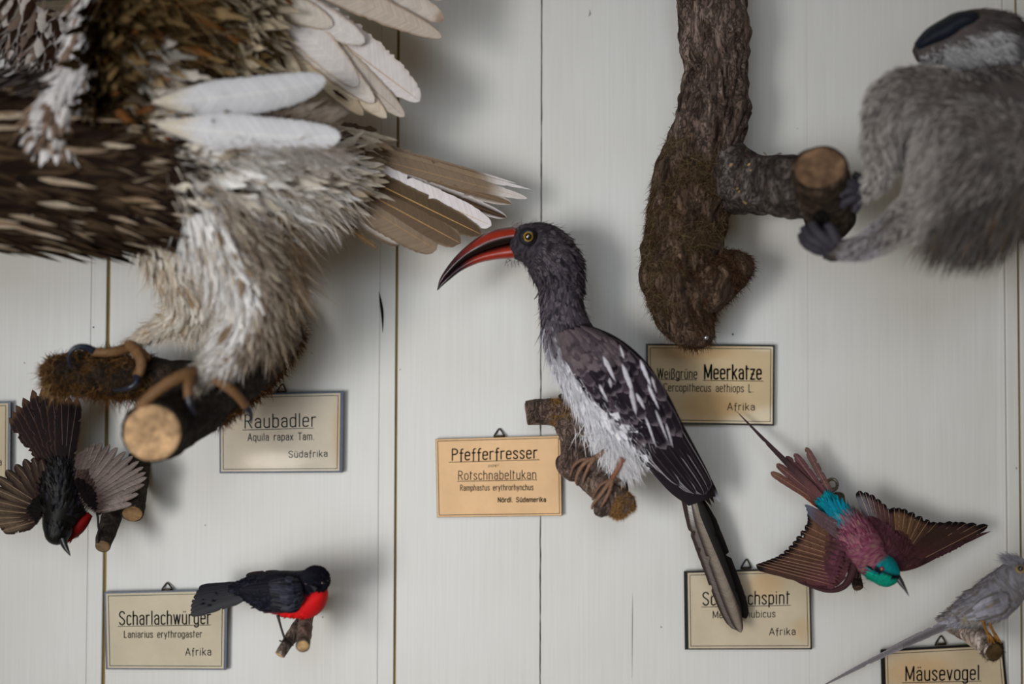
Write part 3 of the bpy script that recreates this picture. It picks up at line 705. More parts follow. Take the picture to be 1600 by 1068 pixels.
# --- forked twig of the perched red-breasted bird
tw = thing('forked_twig', P(480, 960, 0), 'small forked twig with two sawn ends under the perched red-breasted bird', 'branch')
t1 = Loft([(437, 1023, .090, 7.5), (441, 1016, .088, 8), (452, 1000, .078, 9.5), (463, 985, .066, 11), (474, 970, .05, 12)], 36)
a = Acc(); t1.mesh(a, np.array([1.4, 1.32, 1.26]), 24, .16, 90, .08, 200); b_ = a.build('prong', M_bark, tw)
a = Acc(); disc(a, t1, 0, pc(170, 142, 108), .0004, .95, .0003); a.build('sawn_end', M_cut, b_)
t2 = Loft([(473.5, 1009, .112, 10.5), (474, 1003, .106, 11), (476, 985, .085, 11), (478, 965, .055, 11.5), (481, 952, .02, 12), (483, 946, .0, 12)], 40)
a = Acc(); t2.mesh(a, np.array([2.1, 2.05, 2.0]), 24, .12, 90, .08, 200); b_ = a.build('prong', M_bark, tw)
a = Acc(); disc(a, t2, 0, pc(176, 146, 108), .0004, .97, .0004); a.build('sawn_end', M_cut, b_)

# --- peg of the bee-eater, and the screw eye beside it
pb = thing('peg', P(1310, 780, 0), 'slim dark peg that holds the pink bird with the turquoise head', 'branch')
p3 = Loft([(1309, 775, .0, 10), (1314, 800, .014, 10.5), (1325, 860, .036, 10), (1335, 895, .05, 9), (1341, 918, .06, 7.5)], 40)
def pegcol(G):
    x, y = toPX(G); return mixc(np.array([2.6, 2.5, 2.3]), np.array([.6, .5, .42]), smooth(790, 815, y)[..., None]) * np.ones_like(G)
a = Acc(); p3.mesh(a, pegcol, 22, .1, 80, .06, 200); b_ = a.build('bark', M_bark_dark, pb)
a = Acc(); disc(a, p3, 1, pc(70, 56, 42), .0004, .96, .0003); a.build('sawn_end', M_cut, b_)
moss(pb, p3, 70, (.8, 1), (0, 6.28), .006, pc(90, 78, 62), pc(60, 50, 40), .7, name='loose_fibre', w=.0004)
sc = thing('screw_eye', P(1300, 758, 0), 'metal screw eye in the wall behind the tail of the pink bird', 'hook')
a = Acc(); tt = np.linspace(0.4, 2 * math.pi + .2, 26)
tube(a, np.array([P(1300 + 8.2 * math.cos(t), 757 + 9.0 * math.sin(t), .020 + .002 * math.sin(t)) for t in tt]), .0016, pc(120, 116, 104), 10, 60); a.build('ring', M_wire, sc)
a = Acc(); tube(a, PA([(1302, 764, .019), (1303, 763, .0)]), .0016, pc(110, 106, 96), 10, 8); a.build('shank', M_wire, sc)

# --- lichen-grey perch of the mousebird
mp_ = thing('perch_branch', P(1492, 974, 0), 'short whitish perch with a dark mossy end under the grey long-tailed bird', 'branch')
m1 = Loft([(1490, 972, .0, 17), (1500, 976, .02, 17.5), (1514, 985, .04, 18), (1530, 997, .06, 17.5), (1545, 1010, .078, 16.5), (1553, 1018, .088, 15)], 44)
def mpc(G):
    x, y = toPX(G); return (mixc(np.array([4.6, 4.7, 4.9]), np.array([.7, .55, .4]), smooth(1541, 1552, x)[..., None]) * np.ones_like(G))
a = Acc(); m1.mesh(a, mpc, 28, .12, 80, .08, 200); b_ = a.build('bark', M_bark, mp_)
a = Acc(); disc(a, m1, 1, pc(72, 58, 40), .0008, .97, .0008); a.build('broken_end', M_cut, b_)
moss(mp_, m1, 600, (.84, 1), (0, 6.28), .004, pc(82, 64, 40), pc(44, 36, 26), .7, w=.0005)
# ------------------------------------------------------------------ hornbill
def lookn(X): return norm(CP3 - X)
def coverts(acc, lo, n, t, ph, L, W, colf, lift=.12, prof='contour', mask=None, spread=.12, **k):
    """short body feathers lying along a trunk, tips towards the end of its spine"""
    tt, pp = lo.scatter(n, t, ph)
    X, Nn, T = lo.at(tt, pp)
    px, py = toPX(X)
    if mask is not None:
        m = mask(px, py); X, Nn, T, px, py, tt = X[m], Nn[m], T[m], px[m], py[m], tt[m]
    if not len(X): return
    d = T + Nn * lift + spread * rng.standard_normal(X.shape)
    o = np.argsort(tt)
    c = colf(px, py)
    f = lambda q: q(px, py) if callable(q) else q
    feathers(acc, X - Nn * .0006, d, Nn, f(L) * rng.uniform(.8, 1.2, len(X)), f(W) * rng.uniform(.85, 1.15, len(X)), c, prof=prof, **k)
TOEK = .62
def toe(acc, pts, rad, col, claw=None, seg=8):
    X = PA(pts) if len(pts[0]) == 3 else np.array(pts)
    r = np.linspace(rad[0], rad[1], len(X)) * TOEK
    tube(acc, X, r, col, seg, len(X) * 6, rough=.14, freq=500)
def beakmesh(acc, up, lo, d, dz, colf, n=40, m=14):
    """beak between an upper and a lower outline (pixels), swelling dz at the root"""
    U, L = catmull(np.array(up, float), n), catmull(np.array(lo, float), n)
    C = (U + L) / 2; H = (U - L) / 2
    hw = np.linalg.norm(H, axis=1); s = S(d if np.isscalar(d) else np.mean(d))
    dd = np.broadcast_to(np.asarray(d, float), (n,)) if np.isscalar(d) else np.linspace(d[0], d[1], n)
    ph = np.linspace(0, 2 * np.pi, m, endpoint=False)
    G = np.zeros((n, m, 3)); K = np.zeros((n, m, 3))
    for i in range(n):
        w = min(dz, hw[i] * s * .8) if dz > 0 else 0
        w = dz * (hw[i] / hw.max()) ** .8
        for j, p in enumerate(ph):
            q = C[i] + H[i] * math.cos(p)
            G[i, j] = P(q[0], q[1], dd[i] + w * math.sin(p) * (1 - .25 * max(0, math.cos(p))))
            K[i, j] = colf(i / (n - 1), math.cos(p))
    acc.grid(G, K.reshape(-1, 3), close=True)
def patch(acc, Lc, Rc, dmid, bulge, col, na=40, nb=16):
    """gently domed sheet between two pixel outlines; returns point function"""
    f = patchfn(Lc, Rc, dmid, bulge)
    G = np.array([[f(a, b) for b in np.linspace(0, 1, nb)] for a in np.linspace(0, 1, na)])
    Bk = np.array([[f(a, b, -.004) for b in np.linspace(0, 1, nb)[::-1]] for a in np.linspace(0, 1, na)])
    G = np.concatenate([G, Bk], 1)
    acc.grid(G, col(G).reshape(-1, 3) if callable(col) else col, close=True)
    return f
def patchfn(Lc, Rc, dmid, bulge):
    Lc, Rc = catmull(np.array(Lc, float), 60), catmull(np.array(Rc, float), 60)
    dm = catmull(np.array([[x, 0] for x in dmid], float), 60)[:, 0]
    def f(a, b, off=0.0):
        x = a * 58.999; i = int(x); t = x - i
        l = Lc[i] * (1 - t) + Lc[i + 1] * t; r = Rc[i] * (1 - t) + Rc[i + 1] * t
        q = l * (1 - b) + r * b
        return P(q[0], q[1], dm[i] * (1 - t) + dm[i + 1] * t + bulge * (math.sin(math.pi * min(max(b, 0), 1)) ** .8) + off)
    return f

DK, RDK = .75, .85
horn = thing('hornbill', P(945, 690, .10), 'large mounted grey and white bird with long curved red bill, on the gnarled branch', 'bird')
hg = [pc(74, 68, 76), pc(94, 86, 93), pc(50, 46, 53)]
HB = Loft([(797, 380, .112, 12), (806, 381, .112, 24), (824, 381, .112, 33), (846, 388, .112, 41), (866, 408, .11, 42), (876, 436, .108, 36), (877, 466, .106, 33), (882, 503, .106, 37, .022), (898, 544, .108, 44, .027), (925, 583, .110, 49, .030), (955, 626, .110, 50, .031), (990, 666, .104, 42, .026), (1028, 706, .090, 28, .016), (1060, 745, .072, 22, .010), (1088, 778, .060, 12, .006)], 110)
def hornbody(px, py):
    n = len(px); w = smooth(520, 590, py + (px - 880) * -.55 + rng.normal(0, 14, n))
    belly = pc(214, 214, 222); g0 = np.array([hg[i] for i in rng.choice(3, n, p=[.45, .35, .2])])
    hd = np.where((py < 440)[:, None], g0 * .62, g0 * .95)
    return mixc(hd, belly[None] * rng.uniform(.82, 1.05, (n, 1)), w[:, None])
a = Acc(); HB.mesh(a, lambda G: hornbody(*[q.ravel() for q in toPX(G)]).reshape(G.shape) * .8, 36); body = a.build('body', M_fpale, horn)
a = Acc()
front = (-.35, 3.5)
coverts(a, HB, 1500, (.10, .37), (0, 6.28), .0066, .0030, hornbody, .16, cs=None, ce=pc(118, 108, 114), we=.2, nl=5, spread=.2)
coverts(a, HB, 1500, (.28, .52), (0, 6.28), .011, .0038, hornbody, .12, nl=6, spread=.14, rag=.25)
a.build('head_and_neck_plumage', M_fdark, body)['kind'] = 'stuff'
a = Acc()
coverts(a, HB, 1700, (.48, .93), (-.6, 3.8), .015, .0062, hornbody, .10, nl=7, rag=.3, spread=.14, mask=lambda x, y: (y > 525) & (x + .5 * (y - 700) < 1015))
tt, pp = HB.scatter(3800, (.50, .86), (-1.2, 2.2)); X, Nn, T = HB.at(tt, pp); px, py = toPX(X)
m_ = px + .5 * (py - 700) < 1010; X, Nn, T, px, py = X[m_], Nn[m_], T[m_], px[m_], py[m_]
cw = hornbody(px, py); hairs(a, X, T + Nn * .25, .015 * rng.uniform(.5, 1.2, len(X)), .0006, cw * .95, cw, (0, 0, -.1), .22)
# fluffy trousers above the feet
for c_, n_, r_ in (((962, 690, .125), 1700, 20), ((976, 712, .126), 1700, 17), ((940, 672, .12), 1000, 20)):
    b_ = np.array([P(c_[0] + rng.normal(0, r_ * .55), c_[1] + rng.normal(0, r_ * .5), c_[2] - abs(rng.normal(0, .007))) for _ in range(n_)])
    hairs(a, b_, np.array([.10, -.12, -1]) + .25 * rng.standard_normal(b_.shape), rng.uniform(.008, .019, n_), .0006, pc(210, 209, 214), pc(222, 222, 226), (.1, 0, -.1), .25)
a.build('belly_plumage', M_fpale, body)['kind'] = 'stuff'
# bill
red, dk, blk = pc(142, 46, 34), pc(58, 34, 38), pc(26, 20, 23)
def upc(t, c):
    k = smooth(.28, .68, t); ridge = smooth(.6, .95, c)
    q = mixc(red, dk * .9, ridge * .85)
    q = mixc(pc(56, 36, 46), q, k)
    return mixc(q, blk, smooth(.15, -.25, c) * smooth(.1, .3, t) * (1 - smooth(.86, .95, t)))
def lpc(t, c):
    q = mixc(pc(40, 26, 34), red, smooth(.36, .62, t)); return mixc(q, blk, smooth(.35, .8, c) * (1 - smooth(.93, 1, t)))
top = [(683, 452), (687, 436), (697, 419), (712, 400), (730, 383), (752, 367), (776, 358), (800, 354), (806, 354)]
mid = [(683, 453), (691, 440), (703, 427), (718, 414), (736, 402), (757, 393), (780, 386), (802, 381), (812, 381)]
low = [(683.5, 454), (693, 445), (704, 436), (718, 425), (735, 416), (755, 409), (780, 405), (805, 403.5), (824, 402)]
a = Acc(); beakmesh(a, top, mid, .112, .0125, upc); beakmesh(a, [(x, y - 1.5) for x, y in mid], low, .112, .0115, lpc)
a.build('bill', M_beak, horn)
a = Acc(); feathers(a, P(816, 380, .126)[None], np.array([[.32, .0, .95]]), lookn(P(816, 380, .13))[None], .017, .008, red, nl=6, prof='round', rag=0)
# eye
a = Acc(); ec = P(825, 369.5, .140)
ellipsoid(a, ec, (15 * S(.13), .004, 15 * S(.13)), lambda G: np.broadcast_to(pc(30, 30, 36), G.shape)); a.build('eye_ring', M_leg, body)
a = Acc(); ev = lookn(ec)
tq = Vector(ev).to_track_quat('Z', 'Y').to_matrix()
def eyec(ri, ro, iris, pupil):
    def f(G):
        q = (G - G.reshape(-1, 3).mean(0)) @ np.array(tq); r = np.hypot(q[..., 0], q[..., 1])[..., None]; R_ = r.max()
        c = np.where(r < ri * R_, pupil, np.where(r < ro * R_, iris, pc(18, 16, 15)))
        return np.where(q[..., 2:3] < 0, pc(18, 16, 15), c)
    return f
def glass_eye(c, r, iris, name='eye', parent=None, pr=.42, fwd=None):
    a = Acc(); n = 26; th = np.linspace(.01, np.pi - .01, n); ph = np.linspace(0, 2 * np.pi, 24, endpoint=False)
    z = norm(fwd if fwd is not None else CP3 - c); rot = np.array(Vector(z).to_track_quat('Z', 'Y').to_matrix())
    G = np.stack([np.sin(th)[:, None] * np.cos(ph), np.sin(th)[:, None] * np.sin(ph), np.cos(th)[:, None] * np.ones(24)], -1)
    sr = np.sin(th); K = np.where(((sr < pr) & (th < 1.57))[:, None], pc(12, 11, 12)[None], np.where(((sr < .80) & (th < 1.57))[:, None], iris[None], pc(26, 22, 20)[None]))
    K = np.repeat(K[:, None], 24, 1)
    a.grid(c + (G * r) @ rot.T, K.reshape(-1, 3), close=True); return a.build(name, M_eye, parent)
glass_eye(P(825.5, 369.5, .1445), 9.0 * S(.13), pc(170, 132, 36), 'eye', body, .62)
# pale bristles at the base of the bill and chin
a = Acc(); b_ = np.array([P(rng.uniform(797, 812), rng.uniform(350, 360), .112 + rng.uniform(-.008, .013)) for _ in range(70)])
hairs(a, b_, np.array([.9, -.1, .12]), .007, .0004, pc(130, 122, 122), pc(96, 90, 94), frizz=.35)
b_ = np.array([P(rng.uniform(790, 832), rng.uniform(402, 412), .112 + rng.uniform(-.008, .012)) for _ in range(60)])
hairs(a, b_, np.array([-.1, -.1, -.8]), .006, .0004, pc(84, 76, 80), pc(60, 54, 58), frizz=.5)
b_, Nn, T = HB.at(rng.uniform(.08, .5, 420), rng.uniform(0, 6.28, 420))
hairs(a, b_, T + Nn * .7, .009, .00035, pc(78, 72, 78), pc(60, 54, 60), frizz=.4)
a.build('bristles', M_fdark, body)['kind'] = 'stuff'

# folded wing: domed patch, scapulars and coverts in rows, long quills below
wing = Acc()
WL = [(868, 520), (884, 560), (906, 602), (936, 642), (974, 688), (1010, 728), (1046, 768), (1076, 790)]
WR = [(915, 505), (965, 527), (1008, 563), (1042, 612), (1066, 660), (1090, 705), (1110, 745), (1118, 775)]
wd = [.128, .138, .142, .140, .128, .112, .096, .084]
wf = patch(wing, WL, WR, wd, .012, pc(40, 35, 40)); wob = wing.build('wing', M_fdark, horn)
def wrow(name, mat, specs, par, **k):
    a = Acc()
    B, D, Nn, L, W, C = [], [], [], [], [], []
    for (a0, b0, a1, b1, w, c, off) in specs:
        p0, p1 = wf(a0, b0, off * .6), wf(a1, b1, off)
        B.append(p0); D.append(p1 - p0); L.append(np.linalg.norm(p1 - p0)); W.append(w)
        e = .02; Nn.append(-np.cross(wf(min(a0 + e, 1), b0) - p0 + (p1 - p0), wf(a0, b0 + e) - wf(a0, b0 - e)))
        C.append(c)
    Nn = norm(np.array(Nn)); vv = lookn(np.array(B)); Nn = np.where((np.sum(Nn * vv, 1) < 0)[:, None], -Nn, Nn)
    feathers(a, np.array(B), np.array(D), norm(Nn + vv * .6), np.array(L), np.array(W), np.array(C), **k)
    return a.build(name, mat, par)
s1 = S(.13)
# long flight feathers with pale edges, drawn first (lowest)
fl = []
for i in range(15):
    b = .05 + .90 * i / 14
    a1 = .97 - .20 * abs(b - .62) ** 1.3 - (.20 if b < .25 else 0) * (1 - b * 4)
    fl.append((.42 + .06 * rng.random(), b * .8 + .10, min(a1, .99), .10 + .85 * b, 20 * s1 * (1 - .2 * b), pc(34, 29, 35), .002 + .0012 * (i % 3)))
for k_, sp in enumerate(fl):
    wrow('flight_feather', M_fgloss, [sp], wob, nl=40, nv=9, prof='flight', barb=.4, ce=pc(176, 172, 180), we=.16 if k_ < 9 else .08, cr=pc(86, 76, 78), asym=-.15, rag=.05, camber=.25, jit=.06, side=.02)
rows = []
def addrow(a0, ln, nb, w, col, off, b0=.06, b1=.94, jit=.02):
    for i in range(nb):
        b = b0 + (b1 - b0) * (i + .5) / nb + rng.normal(0, .018)
        aa = a0 + rng.normal(0, jit)
        rows.append((max(aa, .0), np.clip(b, .02, .98), min(aa + ln * rng.uniform(.9, 1.1), .97), np.clip(b + .01, .02, .98), w * s1 * rng.uniform(.9, 1.15), col() if callable(col) else col, off))
dcol = lambda: [pc(46, 40, 47), pc(62, 54, 61), pc(36, 31, 37)][rng.integers(3)] * rng.uniform(.85, 1.15)
for a0, ln, nb, w, off in ((.42, .20, 7, 25, .0040), (.36, .17, 7, 25, .0046), (.30, .15, 8, 22, .0052), (.24, .14, 8, 21, .0058), (.185, .13, 8, 20, .0063), (.13, .12, 8, 19, .0068)):
    addrow(a0, ln, nb, w, dcol, off)
wrow('wing_coverts', M_fdark, rows, wob, nl=14, nv=9, prof='round', barb=.1, tipn=4.5, ce=pc(112, 102, 110), we=.14, ct=pc(116, 106, 114), wt=.08, cr=pc(54, 46, 52), camber=.35, rag=.06, jit=.07)['kind'] = 'stuff'
rows = []
mcol = lambda: [pc(84, 76, 82), pc(72, 64, 70), pc(96, 86, 90)][rng.integers(3)]
for a0 in (.0, .03, .06, .09, .12, .155): addrow(a0, .10, 13, 15, mcol, .0078, .0, .9, .015)
wrow('shoulder_plumage', M_fdark, rows, wob, nl=8, nv=5, prof='contour', barb=.3, rag=.25, camber=.3, jit=.1)['kind'] = 'stuff'
# white streaks showing between the coverts
a = Acc(); st = []
for (x0, y0, x1, y1, w) in ((972, 568, 992, 622, 9), (942, 556, 962, 596, 8), (985, 606, 994, 648, 9), (1000, 562, 1018, 606, 7), (952, 590, 955, 606, 6), (1012, 600, 1030, 640, 6), (1018, 588, 1026, 614, 4), (994, 614, 1008, 640, 7), (936, 600, 950, 628, 5), (1024, 640, 1044, 690, 5), (1008, 650, 1026, 700, 4), (975, 560, 968, 538, 4), (1040, 660, 1052, 700, 3.5)):
    b_ = P(x0, y0, .176); t_ = P(x1, y1, .171)
    feathers(a, b_[None], (t_ - b_)[None], lookn(b_)[None], np.linalg.norm(t_ - b_), w * s1, pc(184, 182, 192), nl=16, nv=5, prof='point', rag=.3, camber=.3, barb=.8, jit=.08)
a.build('white_streaks', M_fpale, wob)['kind'] = 'stuff'
# folded wing tips and the long tail
for b_, t_, w_, kw in (((1052, 700, .106), (1112, 790, .080), 20, {}), ((1070, 690, .10), (1116, 786, .074), 18, {}), ((1074, 700, .09), (1127, 786, .066), 17, dict(ct=pc(150, 150, 160), wt=.2)), ((1036, 705, .10), (1086, 784, .082), 22, {})):
    vane(b_, t_, w_, prof='point', tipn=3, c0=pc(26, 22, 27), ce=pc(60, 54, 60), we=.1, cr=pc(60, 52, 56), **kw).build('flight_feather', M_fgloss, wob)
for b_, t_, w_, c0, kw in (((1086, 760, .056), (1166, 966, .030), 26, pc(26, 22, 24), {}), ((1062, 762, .060), (1142, 978, .034), 20, pc(52, 40, 36), dict(ct=pc(70, 46, 40), wt=.05)), ((1070, 758, .064), (1150, 984, .040), 27, pc(96, 88, 84), dict(ce=pc(54, 46, 44), we=.2, cr=pc(60, 50, 44), cb=pc(190, 188, 188), ub=.30)),
                          ((1076, 756, .066), (1158, 988, .044), 24, pc(120, 108, 96), dict(ce=pc(44, 36, 34), we=.35, cs=pc(132, 122, 112), ws=.5, cb=pc(196, 194, 194), ub=.22)), ((1084, 758, .067), (1158, 962, .046), 15, pc(24, 20, 22), {})):
    vane(b_, t_, w_, c0=c0, tipn=9, rag=.05, **kw).build('tail_feather', M_fgloss, horn)
# legs
leg1 = Acc(); lc = pc(120, 92, 76)
tube(leg1, PA([(962, 690, .118), (950, 700, .122), (936, 710, .124), (928, 717, .122)]), [.0036, .0026, .0021, .0024], lc, 10, 24, rough=.18, freq=400)
toe(leg1, [(930, 715, .124), (915, 722, .127), (905, 735, .122), (900, 750, .113), (902, 757, .105)], (.0034, .0018), lc)
toe(leg1, [(928, 717, .124), (910, 718, .126), (897, 727, .120), (891, 743, .108)], (.0030, .0016), lc * .85)
toe(leg1, [(932, 714, .122), (922, 725, .127), (914, 742, .120), (911, 753, .11)], (.003, .0016), lc * 1.1)
toe(leg1, [(932, 712, .120), (948, 712, .116), (956, 722, .108)], (.003, .0018), lc * .7)
leg1.build('leg', M_leg, horn)
leg2 = Acc()
tube(leg2, PA([(972, 716, .128), (966, 730, .131), (960, 741, .133), (955, 750, .134)]), [.0036, .0026, .0022, .0024], pc(128, 84, 66), 10, 24, rough=.18, freq=400)
toe(leg2, [(956, 748, .134), (946, 762, .138), (936, 776, .137), (927, 787, .132), (925, 794, .126)], (.0036, .0017), lc)
toe(leg2, [(956, 749, .134), (940, 756, .132), (931, 768, .125), (926, 780, .118)], (.003, .0015), lc * .8)
toe(leg2, [(957, 749, .134), (953, 765, .141), (946, 780, .142), (940, 790, .137)], (.003, .0015), lc * 1.05)
toe(leg2, [(958, 746, .132), (970, 752, .126), (976, 766, .118)], (.0028, .0015), lc * .6)
leg2.build('leg', M_leg, horn)
DK, RDK = 1.0, 1.0
# ------------------------------------------------------------------ fans of quills between two photo-anchored curves
def fan(parent, mat, bases, tips, n, w, c0, name='flight_feather', dz=.0006, wr=1.0, **k):
    """n separate quills, their roots along one curve and tips along another (px,py,d)"""
    Bc, Tc = catmull(np.array(bases, float), n), catmull(np.array(tips, float), n)
    for i in range(n):
        kw = {q: (v(i / max(n - 1, 1)) if callable(v) else v) for q, v in k.items()}
        b, t = Bc[i].copy(), Tc[i].copy(); b[2] += dz * i; t[2] += dz * i
        ww = (w(i / max(n - 1, 1)) if callable(w) else w) * rng.uniform(.94, 1.06)
        c = (c0(i / max(n - 1, 1)) if callable(c0) else c0) * rng.uniform(.88, 1.12)
        vane(tuple(b), tuple(t), ww, c0=c, nl=34, **kw).build(name, mat, parent)
def cover_fan(acc, bases, tips, rows, per, L, w, colf, dz=.003, **k):
    """short coverts over the roots of a fan; L fraction of quill length"""
    for r in range(rows):
        f0 = r / rows * L * .55
        Bc, Tc = catmull(np.array(bases, float), per), catmull(np.array(tips, float), per)
        j = rng.normal(0, .012, (per, 1))
        b = Bc + (Tc - Bc) * (L * .55 - f0 + j); t = Bc + (Tc - Bc) * (L - f0 + j)
        b[:, 2] += dz + .0008 * r; t[:, 2] += dz + .0008 * r - .001
        B, T = PA(b), PA(t); px, py = toPX(B)
        feathers(acc, B, T - B, lookn(B), np.linalg.norm(T - B, axis=1), w * S(.07) * rng.uniform(.85, 1.15, per), colf(px, py), **{**dict(nl=10, nv=5, prof='round', tipn=3, rag=.15, camber=.3, barb=.3), **k})
def flat(c):
    c = np.asarray(c)
    return lambda x, y: np.broadcast_to(c, (len(np.atleast_1d(x)), 3)) * rng.uniform(.75, 1.25, (len(np.atleast_1d(x)), 1))

# ------------------------------------------------------------------ perched red-breasted shrike
BLK, BLK2, RED = pc(26, 26, 34), pc(40, 41, 52), pc(206, 34, 36)
sh = thing('perched_bird', P(440, 925, .075), 'small black bird with bright red breast, perched by the Scharlachwürger card', 'bird')
SB = Loft([(506, 903, .094, 9, .008), (499, 905, .094, 16, .010), (488, 910, .092, 22, .014), (474, 917, .088, 27, .017), (456, 923, .084, 32, .020), (434, 925, .080, 33, .022), (412, 923, .075, 26, .017), (392, 921, .070, 17, .010), (374, 921, .066, 10, .006), (360, 922, .064, 7, .004)], 70)
def shr(px, py):
    n = len(px); edge = (py - (926 + (488 - px) * .55)) + 2.2 * np.sin(px * .4)
    k = smooth(-2, 5, edge) * smooth(452, 470, px + (py - 940) * .8)
    k = np.maximum(k, smooth(956, 960, py) * smooth(420, 432, px))
    k = np.where((px > 473) & (py < 921 + (px - 473) * .03), 0, k)
    b = np.where((rng.random(n) < .35)[:, None], BLK2[None], BLK[None])
    return mixc(b, RED[None] * rng.uniform(.8, 1.2, (n, 1)), k[:, None])
a = Acc(); SB.mesh(a, lambda G: shr(*[q.ravel() for q in toPX(G)]).reshape(G.shape), 32); sbody = a.build('body', M_fdark, sh)
a = Acc(); coverts(a, SB, 3000, (.0, .90), (0, 6.28), lambda x, y: np.where(x > 470, .0045, .0080), lambda x, y: np.where(x > 470, .0022, .0042), shr, .03, nl=6, spread=.07, rag=.2)
BR = Loft([(503, 918, .096, 7, .006), (500, 925, .094, 13, .011), (492, 934, .090, 20, .015), (482, 942, .086, 22, .016), (470, 948, .084, 18, .014), (455, 953, .082, 12, .010), (438, 956, .08, 7, .008)], 40)
b2 = Acc(); BR.mesh(b2, RED * .9, 26); coverts(b2, BR, 900, (0, .95), (0, 6.28), .0042, .0020, flat(RED), .04, nl=5, spread=.1); b2.build('red_breast', M_fdark, sbody)
a.build('plumage', M_fdark, sbody)['kind'] = 'stuff'
hd = Acc(); ellipsoid(hd, P(494, 906, .100), (18.5 * S(.1), .0105, 17.5 * S(.1)), BLK); 
tt = rng.uniform(0, 6.28, 500); uu = rng.uniform(-.2, 1, 500); rr_ = np.sqrt(1 - np.clip(uu, -1, 1) ** 2)
nn = np.stack([rr_ * np.cos(tt), -uu, rr_ * np.sin(tt)], -1); hb_ = P(494, 906, .100) + nn * np.array([18.5 * S(.1), .0105, 17.5 * S(.1)])
hx, hy = toPX(hb_); keep = (hy < 921)
feathers(hd, hb_[keep], (nn + np.array([-.5, .8, .15]))[keep], nn[keep], .0042, .0022, BLK, nl=5, rag=.2)
hd.build('head', M_fdark, sbody)
a = Acc(); beakmesh(a, [(482, 914), (487, 917), (491, 924), (491.5, 928)], [(496, 915), (495, 918), (492.5, 924), (491.6, 928)], (.110, .122), .003, lambda t, c: pc(52, 54, 60), 14, 10); a.build('beak', M_horn, sh)
glass_eye(P(478.5, 911.5, .1075), 3.0 * S(.1), pc(62, 28, 32), 'eye', sbody)
glass_eye(P(503.5, 910, .1085), 2.6 * S(.1), pc(58, 28, 32), 'eye', sbody)
wg = Acc()
wfs = patchfn([(470, 905), (455, 900), (430, 897), (400, 906), (372, 914)], [(478, 936), (462, 956), (435, 955), (405, 945), (374, 934)], [.103, .105, .103, .093, .076], .004)
patch(wg, [(470, 905), (455, 900), (430, 897), (400, 906), (372, 914)], [(478, 936), (462, 956), (435, 955), (405, 945), (374, 934)], [.100, .102, .100, .090, .074], .004, BLK)
swing = wg.build('wing', M_fgloss, sh)
wf_keep = wf; wf = wfs
for i in range(8):
    b = .08 + .84 * i / 7
    wrow('flight_feather', M_fgloss, [(.38, b * .8 + .15, .80 + .19 * (1 - abs(b - .45)), .2 + .55 * b, 11 * S(.09), BLK * rng.uniform(.9, 1.3), .002 + .0007 * (7 - i))], swing, nl=24, nv=9, prof='flight', ce=pc(52, 50, 58), we=.14, cr=pc(52, 50, 58), camber=.25, rag=.05, barb=.4)
rows = []
for r_, (a0, ln) in enumerate(((.34, .26), (.25, .22), (.16, .20), (.08, .18), (.0, .16))):
    for i in range(7):
        b = .06 + .88 * (i + rng.uniform(.2, .8)) / 7
        rows.append((max(0, a0 + rng.normal(0, .015)), b, a0 + ln, b + rng.normal(0, .02), 10 * S(.09), [BLK, BLK2, pc(58, 60, 70)][rng.choice(3, p=[.5, .35, .15])], .005 + .0007 * r_))
wrow('wing_coverts', M_fgloss, rows, swing, nl=10, nv=7, prof='round', tipn=3.5, ce=pc(70, 72, 84), we=.12, camber=.4, rag=.12)['kind'] = 'stuff'
wf = wf_keep
vane((452, 898, .07), (372, 910, .055), 16, c0=pc(44, 36, 36), ce=pc(70, 58, 56), we=.15, nl=30).build('flight_feather', M_fdark, swing)
vane((450, 895, .068), (384, 899, .055), 13, c0=pc(40, 34, 36), ce=pc(70, 60, 60), we=.12, nl=30).build('flight_feather', M_fdark, swing)
fan(sh, M_fgloss, [(392, 914, .066), (394, 922, .070), (394, 930, .074)], [(310, 919, .050), (299, 940, .060), (297, 960, .072)], 7, 15, lambda t: BLK * .75, 'tail_feather', tipn=9, ce=pc(38, 39, 48), we=.1, cr=pc(34, 34, 42), rag=.06)
lgc = pc(52, 48, 48)
a = Acc(); tube(a, PA([(434, 960, .088), (437, 972, .088), (441, 986, .088), (445, 997, .089)]), [.0016, .0011, .001, .0012], lgc, 8, 16)
TOEK = 1.0
for pts in ([(445, 997, .089), (450, 1003, .088), (452, 1012, .082)], [(445, 997, .089), (453, 1000, .087), (458, 1008, .078)], [(445, 997, .089), (441, 1002, .096), (437, 1000, .09)], [(445, 997, .089), (447, 1008, .094), (445, 1016, .09)]): toe(a, pts, (.0012, .0006), lgc)
a.build('leg', M_leg, sh)
a = Acc(); tube(a, PA([(470, 958, .080), (473, 966, .074), (476, 972, .068)]), [.0016, .0011, .0012], lgc, 8, 12)
for pts in ([(476, 971, .068), (466, 972, .070), (457, 976, .064)], [(476, 971, .068), (484, 972, .072), (488, 979, .066)], [(476, 971, .068), (480, 968, .074), (487, 970, .07)], [(476, 971, .068), (472, 977, .076), (474, 983, .078)]): toe(a, pts, (.0012, .0006), lgc)
a.build('leg', M_leg, sh)

